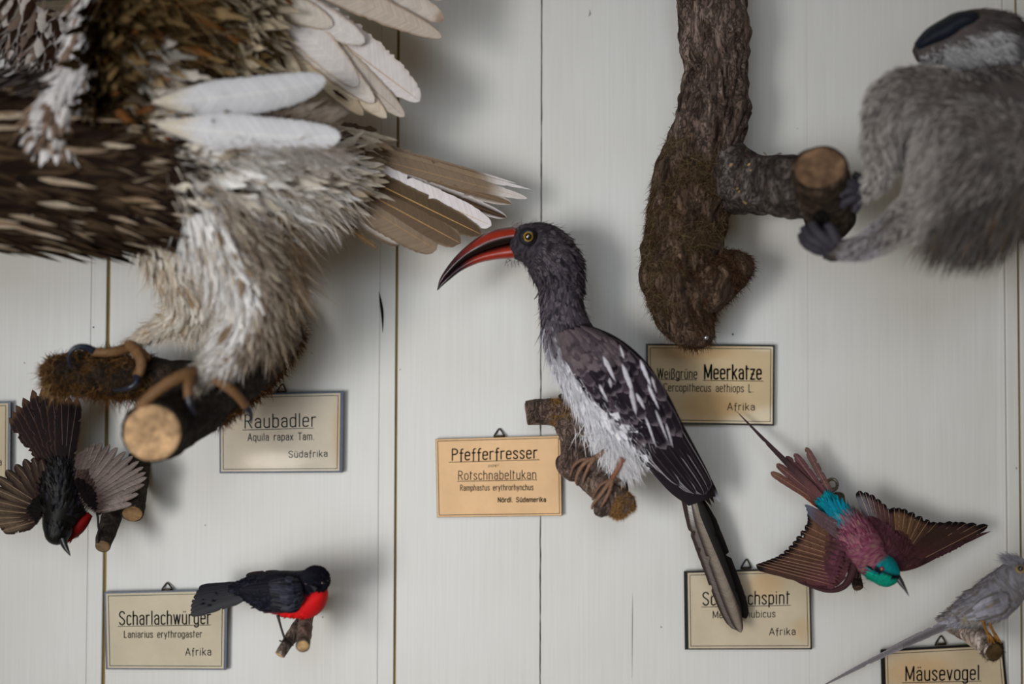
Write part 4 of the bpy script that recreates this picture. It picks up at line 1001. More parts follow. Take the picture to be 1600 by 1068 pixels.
# ------------------------------------------------------------------ the same species spread in flight, head down
fb = thing('flying_bird', P(95, 790, .06), 'small black bird diving with spread wings and fanned tail, below the mossy limb', 'bird')
DBR, DBR2 = pc(40, 31, 32), pc(58, 46, 44)
FB = Loft([(84, 838, .075, 12, .008), (86, 830, .075, 19, .012), (90, 818, .073, 24, .014), (96, 800, .070, 31, .018), (98, 780, .067, 33, .018), (97, 760, .062, 28, .015), (97, 742, .058, 19, .010), (96, 728, .055, 12, .006)], 60)
fcol = lambda x, y: np.where((rng.random(len(x)) < .3)[:, None], pc(34, 32, 38)[None], pc(19, 18, 22)[None])
a = Acc(); FB.mesh(a, fcol(np.zeros(1), np.zeros(1))[0], 28); fbody = a.build('body', M_fgloss, fb)
a = Acc(); coverts(a, FB, 700, (.0, .3), (0, 6.28), .0048, .0022, fcol, .12, nl=5, spread=.15)
coverts(a, FB, 1700, (.02, .98), (0, 6.28), lambda x, y: np.where(y > 815, .005, .0105), lambda x, y: np.where(y > 815, .0024, .0042), fcol, .14, nl=6, spread=.2, rag=.25)
tt, pp = FB.scatter(260, (.72, 1), (0, 6.28)); X, Nn, T = FB.at(tt, pp); hairs(a, X, T + .5 * Nn, .010, .0005, pc(40, 40, 44), pc(52, 50, 54), frizz=.35)
a.build('plumage', M_fgloss, fbody)['kind'] = 'stuff'
a = Acc(); RB = Loft([(141, 803, .060, 5, .005), (132, 812, .062, 9, .008), (121, 824, .062, 11, .010), (109, 835, .062, 9, .008)], 24)
RB.mesh(a, RED * .24, 20); coverts(a, RB, 260, (0, 1), (0, 6.28), .006, .003, flat(RED * .27), .06, nl=5); a.build('red_breast', M_fdark, fbody)
a = Acc(); ellipsoid(a, P(90, 831, .078), (20 * S(.08), .012, 20 * S(.08)), pc(17, 17, 20)); q_ = norm(rng.standard_normal((420, 3))); hb_ = P(90, 831, .078) + q_ * np.array([20 * S(.08), .012, 20 * S(.08)])
feathers(a, hb_, np.array([.05, .3, 1.]) + q_ * .35, q_, .0055, .0026, np.where(rng.random((420, 1)) < .3, pc(34, 34, 40), pc(17, 17, 20)), nl=5, rag=.3); a.build('head', M_fgloss, fbody)
a = Acc(); beakmesh(a, [(104, 838), (106, 850), (109, 861), (110.3, 868)], [(90, 843), (97, 855), (105, 864), (110, 868.5)], (.084, .090), .0045, lambda t, c: mixc(pc(30, 30, 34), pc(150, 128, 80), 0.0), 16, 10); a.build('beak', M_horn, fb)
fan(fb, M_fdark, [(88, 736, .053), (93, 734, .056), (104, 734, .054)], [(14, 652, .040), (27, 630, .043), (58, 605, .048), (92, 616, .048), (121, 622, .042)], 10, lambda t: 25, lambda t: DBR * (1.0 - .45 * t), 'tail_feather', tipn=7, prof='point', ct=pc(78, 58, 46), wt=.10, ce=pc(66, 50, 42), we=.10, cr=pc(96, 80, 74), rag=.16, notch=.10, wave=.0)
RBASE = [(120, 760, .072), (124, 778, .074), (132, 792, .076), (146, 800, .078)]
RTIPS = [(128, 704, .060), (152, 691, .058), (180, 697, .055), (208, 712, .052), (226, 732, .050), (228, 752, .052), (206, 787, .058)]
fan(fb, M_fdark, RBASE, RTIPS, 15, lambda t: 15 - 3 * t, lambda t: mixc(pc(74, 64, 62), pc(134, 122, 118), t ** .8), tipn=5, cb=pc(64, 52, 50), ub=.5, cr=pc(176, 158, 146), ce=pc(70, 58, 54), we=.22, asym=.2, rag=.06, camber=.25)
cv = Acc(); cover_fan(cv, RBASE, RTIPS, 5, 16, .48, 11, flat(DBR2), ce=pc(80, 64, 58), we=.2); cover_fan(cv, RBASE, RTIPS, 3, 14, .25, 11, flat(pc(26, 22, 24)), dz=.007); cv.build('wing_coverts', M_fdark, fb)['kind'] = 'stuff'
LBASE = [(82, 770, .072), (78, 786, .074), (72, 800, .075), (62, 812, .076)]
LTIPS = [(78, 742, .064), (66, 718, .060), (42, 715, .058), (16, 730, .056), (-14, 748, .054), (-40, 780, .054), (-34, 812, .056), (4, 829, .062)]
fan(fb, M_fdark, LBASE, LTIPS, 14, lambda t: 20, lambda t: mixc(pc(58, 48, 44), pc(88, 76, 62), t ** 1.5), tipn=5, cb=pc(44, 34, 32), ub=.6, cr=pc(150, 126, 104), ce=pc(42, 33, 31), we=.4, asym=.2, rag=.08, camber=.2)
cv = Acc(); cover_fan(cv, LBASE, LTIPS, 5, 15, .5, 13, flat(pc(40, 32, 30)), ce=pc(60, 48, 42), we=.2); cover_fan(cv, LBASE, LTIPS, 3, 14, .28, 12, flat(pc(24, 20, 22)), dz=.007); cv.build('wing_coverts', M_fdark, fb)['kind'] = 'stuff'
a = Acc(); tube(a, PA([(151, 796, .070), (153, 810, .072), (154, 824, .071), (157, 834, .070)]), [.0014, .001, .001, .0011], pc(26, 24, 26), 8, 14)
for pts in ([(156, 831, .071), (162, 838, .080), (165, 846, .081)], [(156, 831, .071), (154, 840, .078), (153, 848, .079)]): toe(a, pts, (.0011, .0006), pc(26, 24, 26))
a.build('leg', M_leg, fb)

# ------------------------------------------------------------------ bee-eater
be = thing('flying_bird', P(1345, 850, .07), 'small pink bird with turquoise head and rump, wings spread, on the slim peg', 'bird')
MAR, MAR2 = pc(74, 48, 50), pc(98, 66, 60)
PINK, PINK2, TEAL, TEAL2 = pc(120, 62, 84), pc(142, 90, 106), pc(22, 130, 136), pc(20, 152, 128)
BB = Loft([(1402, 897, .086, 10, .008), (1396, 896, .086, 19, .012), (1386, 893, .085, 24, .015), (1374, 886, .082, 24, .015), (1360, 872, .078, 28, .017), (1346, 852, .074, 33, .019), (1330, 832, .068, 29, .016), (1314, 812, .062, 22, .012), (1302, 797, .057, 16, .008), (1292, 785, .054, 11, .005)], 80)
def beec(px, py):
    n = len(px); s_ = (px - 1300) * .62 + (py - 790) * .78
    c = np.where((rng.random(n) < .45)[:, None], PINK[None], PINK2[None])
    c = np.where((rng.random(n) < .10)[:, None], pc(140, 106, 100)[None], c)
    c = mixc(np.where((rng.random(n) < .5)[:, None], pc(20, 128, 150)[None], pc(24, 148, 160)[None]), c, smooth(28, 44, s_ + rng.normal(0, 4, n))[:, None])
    c = mixc(c, pc(96, 98, 108)[None], (smooth(36, 42, s_) * (1 - smooth(44, 52, s_)) * .6)[:, None])
    hd_ = smooth(112, 119, s_ + rng.normal(0, 1.2, n))
    hc = np.where((py + (px - 1385) * .0 > 897)[:, None], TEAL2[None], TEAL[None])
    ln_ = py - (889 + (px - 1368) * .36)
    hc = np.where((np.abs(ln_) < 4.5)[:, None], pc(24, 30, 36)[None], hc)
    return mixc(c, hc, hd_[:, None]) * rng.uniform(.8, 1.2, (n, 1))
a = Acc(); BB.mesh(a, lambda G: beec(*[q.ravel() for q in toPX(G)]).reshape(G.shape) * .8, 30); bbody = a.build('body', M_fpale, be)
a = Acc(); coverts(a, BB, 5200, (.0, .97), (0, 6.28), lambda x, y: np.where(x > 1368, .0042, np.where(y < 826, .011, .0085)), lambda x, y: np.where(x > 1368, .0014, .0019), beec, .06, nl=6, spread=.13, rag=.25)
a.build('plumage', M_fpale, bbody)['kind'] = 'stuff'
a = Acc(); beakmesh(a, [(1405, 895), (1411, 906), (1416, 918), (1420.5, 930.5)], [(1397, 903), (1404, 912), (1412, 921), (1420, 931)], (.092, .098), .0026, lambda t, c: pc(48, 46, 52) * (.5 if abs(c) < .15 else 1), 22, 10); a.build('beak', M_horn, be)
glass_eye(P(1378, 888, .0985), 3.6 * S(.1), pc(150, 40, 50), 'eye', bbody, .35)
# tail
for (b_, t_, w_, c_, kw) in (((1296, 794, .056), (1204, 737, .032), 13, pc(98, 66, 58), dict(ct=pc(104, 76, 64))), ((1298, 794, .057), (1213, 724, .034), 13, pc(92, 62, 62), {}), ((1300, 792, .058), (1228, 712, .036), 13, pc(84, 56, 60), {}), ((1302, 792, .058), (1241, 708, .036), 14, pc(92, 62, 66), {}), ((1308, 790, .057), (1259, 698, .036), 12, pc(98, 72, 70), {})):
    vane(b_, t_, w_, c0=c_, nl=34, cr=pc(160, 132, 118), ce=pc(70, 48, 50), we=.2, tipn=12, rag=.08, **kw).build('tail_feather', M_fdark, be)
vane((1290, 800, .055), (1232, 752, .038), 8, c0=pc(132, 62, 40), nl=30, cr=pc(160, 100, 70), tipn=8).build('tail_feather', M_fdark, be)
for b_, t_ in (((1300, 794, .060), (1147, 643, .018)), ((1302, 794, .061), (1150, 645, .020))):
    vane(b_, t_, 13, c0=pc(54, 40, 44), nl=44, prof='point', tipn=1.15, cr=pc(98, 76, 74), cb=pc(92, 62, 62), ub=.5, rag=.04, side=-.015, barb=.2).build('tail_streamer', M_fdark, be)
a = Acc()
for i in range(34):
    x = rng.uniform(0, 1); b_ = P(1316 + 10 * x, 832 - 16 * x, .080); t_ = P(1283 + 32 * x + rng.normal(0, 2), 779 + 6 * x + rng.normal(0, 5), .066)
    feathers(a, b_[None], (t_ - b_)[None], lookn(b_)[None], np.linalg.norm(t_ - b_), .0042, pc(24, 122, 146) * rng.uniform(.7, 1.1), nl=10, rag=.3, barb=.5)
a.build('rump_plumage', M_fpale, bbody)['kind'] = 'stuff'
# wings: trailing edges tipped black
bw = dict(ct=pc(26, 22, 25), wt=.13, tipn=16, rag=.10, notch=.06, camber=.25, asym=.2)
wl = bpy.data.objects.new('wing', None)
LB = [(1330, 838, .078), (1326, 866, .080), (1318, 892, .080), (1304, 914, .076)]
LT = [(1262, 800, .062), (1261, 815, .058), (1246, 836, .054), (1232, 854, .050), (1214, 869, .046), (1198, 876, .042), (1181, 882, .038)]
fan(be, M_fdark, LB, LT, 15, lambda t: 14, lambda t: mixc(pc(92, 66, 54), pc(66, 47, 42), smooth(.35, .9, t)), cr=pc(178, 140, 112), cb=pc(84, 50, 54), ub=.5, **bw)
fan(be, M_fdark, [(1334, 836, .082), (1328, 850, .083)], [(1257, 788, .066), (1262, 800, .064)], 3, 13, lambda t: pc(88, 70, 76), ct=pc(80, 84, 100), wt=.2, tipn=4, cr=pc(120, 96, 96))
cv = Acc(); cover_fan(cv, LB, LT, 6, 15, .55, 9, flat(pc(76, 52, 54)), ce=pc(74, 46, 48), we=.2); cover_fan(cv, LB, LT, 3, 12, .3, 8, flat(pc(88, 52, 64)), dz=.007)
q0, q1 = np.array([(1304, 924, .079), (1270, 917, .068), (1230, 903, .054)], float), np.array([(1262, 914, .07), (1222, 899, .052), (1190, 884, .044)], float)
cover_fan(cv, [(1330, 895, .080), (1318, 915, .079), (1296, 921, .074), (1268, 915, .066)], [(1298, 880, .07), (1272, 890, .062), (1246, 893, .055), (1216, 890, .05)], 3, 16, .8, 9, flat(pc(64, 40, 44)), dz=.004)
for q in range(4):
    vane((1322 - q * 3, 902 + q * 3, .078 - .001 * q), (1186 + q * 10, 884 + q * 3, .042), 17, c0=pc(62, 42, 44), side=.055 - .01 * q, cr=pc(110, 88, 80), prof='point', tipn=3).build('flight_feather', M_fdark, be)
cover_fan(cv, [(1338, 866, .082), (1330, 890, .083), (1322, 906, .082), (1308, 916, .080)], [(1300, 860, .074), (1296, 884, .074), (1290, 904, .072), (1276, 912, .068)], 4, 14, .9, 12, flat(pc(78, 48, 54)), dz=.002)
cv.build('wing_coverts', M_fdark, be)['kind'] = 'stuff'
a = Acc(); tube(a, PA([(1338, 868, .080), (1330, 898, .081), (1316, 917, .080), (1290, 922, .074), (1250, 910, .062)]), [.004, .0035, .0028, .0018, .0008], pc(66, 44, 48), 10, 40); a.build('wing_edge', M_fdark, be)
RB1, RT1 = [(1372, 842, .074), (1384, 852, .076), (1394, 862, .076)], [(1342, 766, .052), (1358, 770, .050), (1374, 781, .050), (1388, 794, .052)]
fan(be, M_fdark, RB1, RT1, 6, lambda t: 15, lambda t: mixc(pc(96, 92, 98), pc(84, 58, 58), smooth(0, .5, t)), cr=pc(190, 160, 140), **bw)
RB2, RT2 = [(1402, 862, .074), (1412, 874, .076), (1416, 886, .078)], [(1397, 792, .050), (1414, 794, .048), (1440, 806, .044), (1464, 816, .040), (1490, 816, .036), (1510, 817, .032), (1544, 820, .026)]
fan(be, M_fdark, RB2, RT2, 13, lambda t: 15, lambda t: mixc(pc(104, 78, 58), pc(62, 46, 42), smooth(.1, .6, t)), cr=pc(182, 146, 118), cb=pc(72, 44, 46), ub=.5, **bw)
cv = Acc(); cover_fan(cv, RB1, RT1, 5, 8, .5, 11, flat(pc(84, 52, 58)), ce=pc(70, 44, 48), we=.2); cover_fan(cv, RB2, RT2, 5, 13, .5, 10, flat(pc(72, 44, 48)), ce=pc(60, 38, 42), we=.2); cover_fan(cv, [(1362, 850, .080), (1384, 872, .082), (1402, 892, .084)], [(1390, 806, .066), (1424, 838, .064), (1450, 862, .060)], 4, 15, .8, 9, flat(pc(78, 48, 58)), dz=.002)
for q in range(3):
    vane((1412, 886 - q * 3, .080), (1544 - q * 9, 821 - q, .030), 14, c0=pc(68, 46, 48), side=-.05, cr=pc(120, 96, 86), prof='point', tipn=3).build('flight_feather', M_fdark, be)
cover_fan(cv, [(1402, 888, .083), (1430, 885, .078), (1462, 872, .068), (1490, 858, .056)], [(1440, 862, .070), (1468, 858, .062), (1494, 846, .052), (1520, 834, .040)], 3, 16, .8, 8, flat(pc(66, 44, 47)), dz=.003)
cv.build('wing_coverts', M_fdark, be)['kind'] = 'stuff'
a = Acc(); tube(a, PA([(1394, 882, .080), (1410, 886, .080), (1440, 879, .072), (1490, 853, .052), (1530, 829, .034)]), [.0035, .0035, .0024, .0014, .0006], pc(70, 44, 46), 10, 40); a.build('wing_edge', M_fdark, be)
bpy.data.objects.remove(wl)
a = Acc()
for x in (-2, 3): tube(a, PA([(1342 + x, 884, .072), (1341 + x, 896, .070), (1340 + x, 902, .066)]), [.0014, .001, .001], pc(70, 52, 48), 6, 8)
a.build('legs', M_leg, be)

# ------------------------------------------------------------------ mousebird
mb = thing('perched_bird', P(1540, 945, .08), 'small grey crested bird with a very long thin tail, above the Mäusevogel card', 'bird')
GR, GR2, TAN = pc(128, 127, 135), pc(108, 104, 105), pc(122, 112, 100)
MB_ = Loft([(1612, 905, .094, 14, .010), (1602, 900, .094, 24, .014), (1590, 902, .093, 28, .017), (1578, 912, .090, 30, .02), (1563, 926, .088, 33, .021), (1545, 939, .085, 31, .02), (1524, 950, .080, 24, .016), (1504, 959, .072, 16, .010), (1488, 965, .066, 10, .006), (1474, 970, .06, 6, .004)], 70)
def mcol_(px, py):
    n = len(px); c = np.where((rng.random(n) < .4)[:, None], GR2[None], GR[None])
    k = smooth(925, 945, py) * (rng.random(n) < .25); c = mixc(c, TAN[None], k[:, None])
    c = mixc(c, pc(150, 150, 162)[None], (smooth(-8, 8, (py - 955) - (1540 - px) * .15) * .8)[:, None])
    return c * rng.uniform(.8, 1.2, (n, 1))
a = Acc(); MB_.mesh(a, lambda G: mcol_(*[q.ravel() for q in toPX(G)]).reshape(G.shape) * .9, 28); mbody = a.build('body', M_fpale, mb)
a = Acc(); coverts(a, MB_, 2800, (.0, .93), (0, 6.28), lambda x, y: np.where(y < 915, .006, .012), lambda x, y: np.where(y < 915, .0018, .0036), mcol_, .03, nl=6, spread=.08, rag=.3)
b_, Nn, T = MB_.at(rng.uniform(.02, .9, 700), rng.uniform(0, 6.28, 700)); hx, hy = toPX(b_); hairs(a, b_, T + Nn * .12, .009, .0004, mcol_(hx, hy), GR, frizz=.15)
cb_ = np.array([P(rng.uniform(1578, 1602), rng.uniform(874, 884), .094 + rng.uniform(-.01, .01)) for _ in range(420)])
hairs(a, cb_, np.array([-.8, 0, .5]), rng.uniform(.005, .012, 420), .0006, GR, pc(140, 140, 148), (-.4, 0, .1), .18)
a.build('plumage', M_fpale, mbody)['kind'] = 'stuff'
a = Acc(); ellipsoid(a, P(1594, 889, .106), (8 * S(.1), .004, 7.5 * S(.1)), pc(150, 128, 96)); a.build('bare_face', M_fpale, mbody)
glass_eye(P(1594.5, 887.5, .1115), 4.4 * S(.1), pc(30, 24, 20), 'eye', mbody, .6)
a = Acc(); beakmesh(a, [(1602, 884), (1612, 888), (1618, 896)], [(1602, 897), (1611, 897), (1617, 898)], (.100, .100), .004, lambda t, c: pc(120, 96, 66), 12, 10); a.build('beak', M_horn, mb)
wg = Acc(); ml, mr = [(1574, 922), (1550, 926), (1522, 944), (1492, 962)], [(1580, 948), (1560, 962), (1532, 970), (1496, 972)]
wfm = patchfn(ml, mr, [.108, .109, .100, .082], .003); patch(wg, ml, mr, [.105, .106, .097, .080], .003, GR2)
mwing = wg.build('wing', M_fpale, mb); wf = wfm; rows = []
for r_, (a0, ln) in enumerate(((.5, .45), (.42, .45), (.32, .40), (.22, .30), (.12, .25), (.02, .2))):
    for i in range(6):
        b = .08 + .84 * (i + rng.uniform(.2, .8)) / 6
        rows.append((max(0, a0 + rng.normal(0, .02)), b, min(a0 + ln, 1), b * .9 + .05, 9 * S(.09), [GR, GR2, TAN, pc(146, 146, 158)][rng.choice(4, p=[.4, .25, .1, .25])], .003 + .0007 * r_))
wrow('wing_feathers', M_fpale, rows, mwing, nl=14, nv=7, prof='round', tipn=3, ce=pc(150, 150, 160), we=.15, rag=.2, camber=.3)['kind'] = 'stuff'
wf = wf_keep
for b_, t_, w_, c_ in (((1500, 964, .070), (1272, 1072, .020), 10, pc(104, 100, 104)), ((1502, 966, .072), (1308, 1052, .026), 10, pc(116, 112, 116)), ((1500, 968, .074), (1340, 1038, .032), 11, pc(96, 92, 96)), ((1504, 964, .073), (1384, 1012, .040), 11, pc(122, 118, 122)), ((1504, 970, .076), (1420, 1000, .048), 11, pc(108, 100, 98)), ((1510, 966, .078), (1442, 990, .056), 12, pc(112, 104, 100))):
    vane(b_, t_, w_, c0=c_, nl=44, prof='point', tipn=3, cr=pc(70, 64, 66), ce=pc(132, 128, 134), we=.25, rag=.12, side=.02, barb=.3).build('tail_feather', M_fpale, mb)
a = Acc(); b_ = np.array([P(rng.uniform(1506, 1558), rng.uniform(955, 963), .085 + rng.uniform(-.012, .012)) for _ in range(900)])
hairs(a, b_, np.array([-.25, -.05, -1]), rng.uniform(.004, .011, 900), .0006, pc(150, 140, 122), pc(168, 156, 134), frizz=.3); a.build('belly_fluff', M_fpale, mbody)['kind'] = 'stuff'
for x, d_ in ((0, .098), (10, .094)):
    a = Acc(); tube(a, PA([(1535 + x, 968, d_), (1539 + x, 980, d_ - .004), (1544 + x, 990, d_ - .006)]), [.0016, .0012, .0013], pc(136, 96, 44), 8, 12)
    for e_ in (-5, 0, 5): toe(a, [(1544 + x, 989, d_ - .006), (1547 + x + e_ * .5, 995 + e_ * .3, d_ - .004), (1549 + x + e_, 1004 + e_ * .2, d_ - .008)], (.0013, .0007), pc(140, 98, 46))
    a.build('leg', M_leg, mb)
# ------------------------------------------------------------------ the large eagle, wings raised
DK, RDK = .46, .62
eg = thing('eagle', P(200, 330, .34), 'huge brown and white mounted eagle with raised wings, standing on the thick log', 'bird')
DKB, MDB, BUF, WHT, TANB = pc(44, 34, 28), pc(86, 70, 54), pc(168, 150, 126), pc(206, 203, 204), pc(140, 116, 84)
EB = Loft([(-190, 250, .36, 118, .07), (-90, 255, .36, 126, .08), (0, 257, .36, 128, .085), (90, 262, .36, 124, .085), (180, 268, .355, 110, .08), (260, 275, .345, 98, .07), (330, 278, .33, 88, .06), (395, 274, .31, 72, .05), (445, 268, .285, 52, .035), (490, 264, .262, 34, .02), (520, 264, .25, 20, .01)], 90)
def chestk(x, y):
    return smooth(-30, 40, (x - 270) + (y - 300) * -.55 + rng.normal(0, 16, np.shape(x)))
def eaglec(px, py):
    n = len(px); k = chestk(px, py)[:, None]
    dark = np.where((rng.random(n) < .3)[:, None], MDB * .6, DKB)
    r = rng.random(n)[:, None]
    pale = np.where(r < .5, pc(198, 190, 178), np.where(r < .84, pc(214, 211, 210), np.where(r < .94, pc(150, 136, 118), pc(108, 92, 76))))
    return mixc(dark, pale, k) * rng.uniform(.8, 1.15, (n, 1))
a = Acc(); EB.mesh(a, lambda G: eaglec(*[q.ravel() for q in toPX(G)]).reshape(G.shape) * .8, 40)
LEG1 = Loft([(325, 315, .36, 60), (362, 385, .365, 56), (390, 440, .366, 44), (393, 490, .368, 35), (376, 533, .374, 28), (342, 566, .382, 22), (310, 590, .388, 16), (298, 600, .388, 11)], 60)
LEG2 = Loft([(250, 340, .30, 52), (276, 400, .295, 46), (300, 445, .285, 42), (306, 478, .278, 34), (274, 500, .272, 20), (238, 518, .268, 14), (208, 536, .266, 11), (196, 545, .262, 11)], 50)
LEG1.mesh(a, WHT * .8, 26); LEG2.mesh(a, pc(180, 168, 150), 24)
ebody = a.build('body', M_feagle, eg)
# breast: dark lanceolate feathers with pale edges
def ebuff(px, py):
    return None
a = Acc()
tt, pp = EB.scatter(1500, (.06, .62), (-.9, 4.0)); X, Nn, T = EB.at(tt, pp); px, py = toPX(X); k = chestk(px, py)
m = k < .6; X, Nn, T, px, py, tt = X[m], Nn[m], T[m], px[m], py[m], tt[m]; n = len(X)
r = rng.random(n)[:, None]
c0 = np.where(r < .75, DKB * .8, MDB * .7) * rng.uniform(.6, 1.2, (n, 1))
ce = np.where(rng.random(n)[:, None] < .6, pc(74, 60, 46), np.where(rng.random(n)[:, None] < .38, pc(142, 126, 106), DKB))
d = T + Nn * .06 + np.array([0, 0, -.04]) + .07 * rng.standard_normal(X.shape)
feathers(a, X - Nn * .002, d, Nn, .056 * rng.uniform(.8, 1.25, n), .0165 * rng.uniform(.8, 1.3, n), c0, ce=ce, we=.32, cr=pc(30, 24, 20), nl=10, nv=5, rag=.2, camber=.4, barb=.5, prof='point')
m2 = rng.random(n) < .07
feathers(a, X[m2] + Nn[m2] * .004, d[m2], Nn[m2], .042 * rng.uniform(.7, 1.3, m2.sum()), .0062, mixc(pc(166, 154, 138), pc(124, 104, 84), rng.random((m2.sum(), 1))), nl=8, rag=.3, camber=.3, barb=.6, prof='point')
a.build('breast_plumage', M_feagle, ebody)['kind'] = 'stuff'
# pale flank: loose feathers and down
a = Acc()
tt, pp = EB.scatter(1300, (.48, .93), (-1.0, 4.1)); X, Nn, T = EB.at(tt, pp); px, py = toPX(X); k = chestk(px, py)
m = k > .35; X, Nn, T, px, py = X[m], Nn[m], T[m], px[m], py[m]; n = len(X)
c = eaglec(px + 60, py)
c = mixc(c, pc(118, 100, 80)[None], (smooth(250, 330, py + .2 * (px - 300)) * .3 * (rng.random(n) < .5))[:, None])
feathers(a, X - Nn * .002, T + .22 * Nn + np.array([0, 0, -.25]) + .22 * rng.standard_normal(X.shape), Nn, .044 * rng.uniform(.7, 1.3, n), .015, c, nl=10, nv=5, rag=.45, notch=.2, camber=.3, barb=.9, prof='point')
tt, pp = EB.scatter(9500, (.5, .95), (-1.2, 4.3)); X, Nn, T = EB.at(tt, pp); px, py = toPX(X); m = chestk(px, py) > .5; X, Nn, T = X[m], Nn[m], T[m]; c = eaglec(px[m] + 80, py[m])
hairs(a, X, T + .5 * Nn + np.array([0, 0, -.3]), .036 * rng.uniform(.5, 1.3, len(X)), .0011, c, c * 1.1, (0, 0, -.3), .35)
a.build('flank_plumage', M_feagle, ebody)['kind'] = 'stuff'
# feathered legs
def legplume(lo, n, cfn, L, back=None, t1=.93):
    a = Acc()
    tt, pp = lo.scatter(n, (.02, t1), (0, 6.28)); X, Nn, T = lo.at(tt, pp); px, py = toPX(X)
    c = cfn(px, py, tt, pp); f = np.where(tt > .7, .34, np.where(tt > .5, .62, 1.0))
    feathers(a, X - Nn * .001, T + .18 * Nn + .16 * rng.standard_normal(X.shape), Nn, L * f * rng.uniform(.7, 1.3, len(X)), .006 * f, c, nl=7, nv=5, rag=.35, camber=.3, barb=.8)
    tt, pp = lo.scatter(n * 2, (.02, t1), (0, 6.28)); X, Nn, T = lo.at(tt, pp); px, py = toPX(X); c = cfn(px, py, tt, pp); f = np.where(tt > .7, .3, np.where(tt > .5, .6, 1.0))
    hairs(a, X, T + .35 * Nn, L * 1.1 * f * rng.uniform(.5, 1.3, len(X)), .0009, c, c * 1.08, (0, 0, -.2), .25)
    if back: back(a)
    o = a.build('leg_plumage', M_feagle, ebody); o['kind'] = 'stuff'
def l1c(px, py, tt, pp):
    n = len(px); r = rng.random(n)
    right = np.cos(pp) < -.1
    c = np.where((r < .72)[:, None], pc(220, 218, 218), np.where((r < .88)[:, None], pc(176, 164, 148), pc(128, 108, 86)))
    c2 = np.where((r < .5)[:, None], pc(116, 96, 76), np.where((r < .8)[:, None], pc(168, 156, 140), pc(84, 68, 54)))
    k = (right & (tt < .62)).astype(float) * .85; c = mixc(c, c2, k[:, None])
    return mixc(c, pc(150, 142, 134)[None], smooth(.6, .8, tt)[:, None])
def l1back(a):
    for (x0, x1, y0, y1, n, L, dr) in ((415, 452, 320, 420, 900, .034, (.35, 0, -1)), (430, 458, 400, 450, 500, .030, (.25, 0, -1)), (400, 440, 420, 520, 700, .028, (.05, 0, -1))):
        b = np.array([P(rng.uniform(x0, x1), rng.uniform(y0, y1), .345 + rng.uniform(-.03, .03)) for _ in range(n)])
        c = np.where(rng.random((n, 1)) < .5, pc(120, 100, 78), np.where(rng.random((n, 1)) < .5, pc(170, 158, 142), pc(80, 64, 50)))
        hairs(a, b, np.array(dr), L * rng.uniform(.5, 1.3, n), .0011, c, c, (.1, 0, -.2), .3)
    for k in range(26):
        b = P(rng.uniform(425, 452), rng.uniform(340, 430), .35); feathers(a, b[None], np.array([[.35 + .3 * rng.standard_normal(), .0, -1]]), lookn(b)[None], rng.uniform(.026, .042), .006, pc(104, 86, 66) * rng.uniform(.7, 1.4), nl=10, rag=.5, notch=.2, barb=.9)
legplume(LEG1, 1500, l1c, .024, l1back)
def l2c(px, py, tt, pp):
    n = len(px); r = rng.random(n)
    c = np.where((r < .5)[:, None], pc(192, 185, 175), np.where((r < .84)[:, None], pc(174, 162, 146), pc(150, 126, 100)))
    return mixc(c, pc(164, 154, 144)[None], smooth(.6, .8, tt)[:, None])
def l2back(a):
    b = np.array([P(rng.uniform(262, 325), rng.uniform(470, 500), .282 + rng.uniform(-.012, .012)) for _ in range(800)])
    hairs(a, b, np.array([.1, 0, -1]), .022 * rng.uniform(.4, 1.3, 800), .0007, pc(190, 176, 154), pc(196, 188, 174), (.05, 0, -.2), .35)
legplume(LEG2, 1100, l2c, .018, l2back)
# feet
TOEK = 1.0
skin, claw = pc(108, 80, 54), pc(34, 38, 50)
def foot(parts, claws):
    a = Acc()
    for pts, r in parts: toe(a, pts, r, skin, seg=12)
    f = a.build('foot', M_leg, eg)
    for pts, r0 in claws:
        c_ = Acc(); X = PA(pts); tube(c_, X, np.linspace(r0, .0006, len(X)), claw, 10, 26); c_.build('claw', M_horn, f)
foot([([(304, 582, .400), (288, 586, .420), (266, 596, .432), (244, 611, .436), (226, 627, .432), (214, 642, .424)], (.0056, .0040)), ([(300, 588, .410), (295, 600, .434), (294, 612, .442), (295, 622, .440)], (.0046, .0036)), ([(304, 590, .388), (335, 592, .39), (365, 612, .378), (384, 634, .350)], (.0050, .0036))],
     [([(216, 640, .424), (206, 650, .424), (200, 662, .416), (199, 674, .408)], .0036), ([(295, 620, .442), (298, 634, .444), (306, 648, .434)], .0036), ([(382, 632, .352), (392, 646, .340), (392, 662, .325)], .0034)])
foot([([(202, 538, .270), (212, 547, .290), (220, 561, .302), (220, 577, .304), (213, 589, .300)], (.0052, .0040)), ([(200, 544, .270), (186, 548, .284), (170, 550, .292), (154, 550, .292), (144, 549, .290)], (.0046, .0036)), ([(206, 542, .268), (220, 550, .280), (232, 562, .290)], (.0046, .0036))],
     [([(214, 587, .304), (213, 597, .312), (202, 605, .314), (184, 609, .306), (176, 608, .300)], .0034), ([(146, 548, .294), (134, 542, .302), (118, 543, .308), (108, 554, .306), (108, 566, .302), (113, 576, .296)], .0034)])
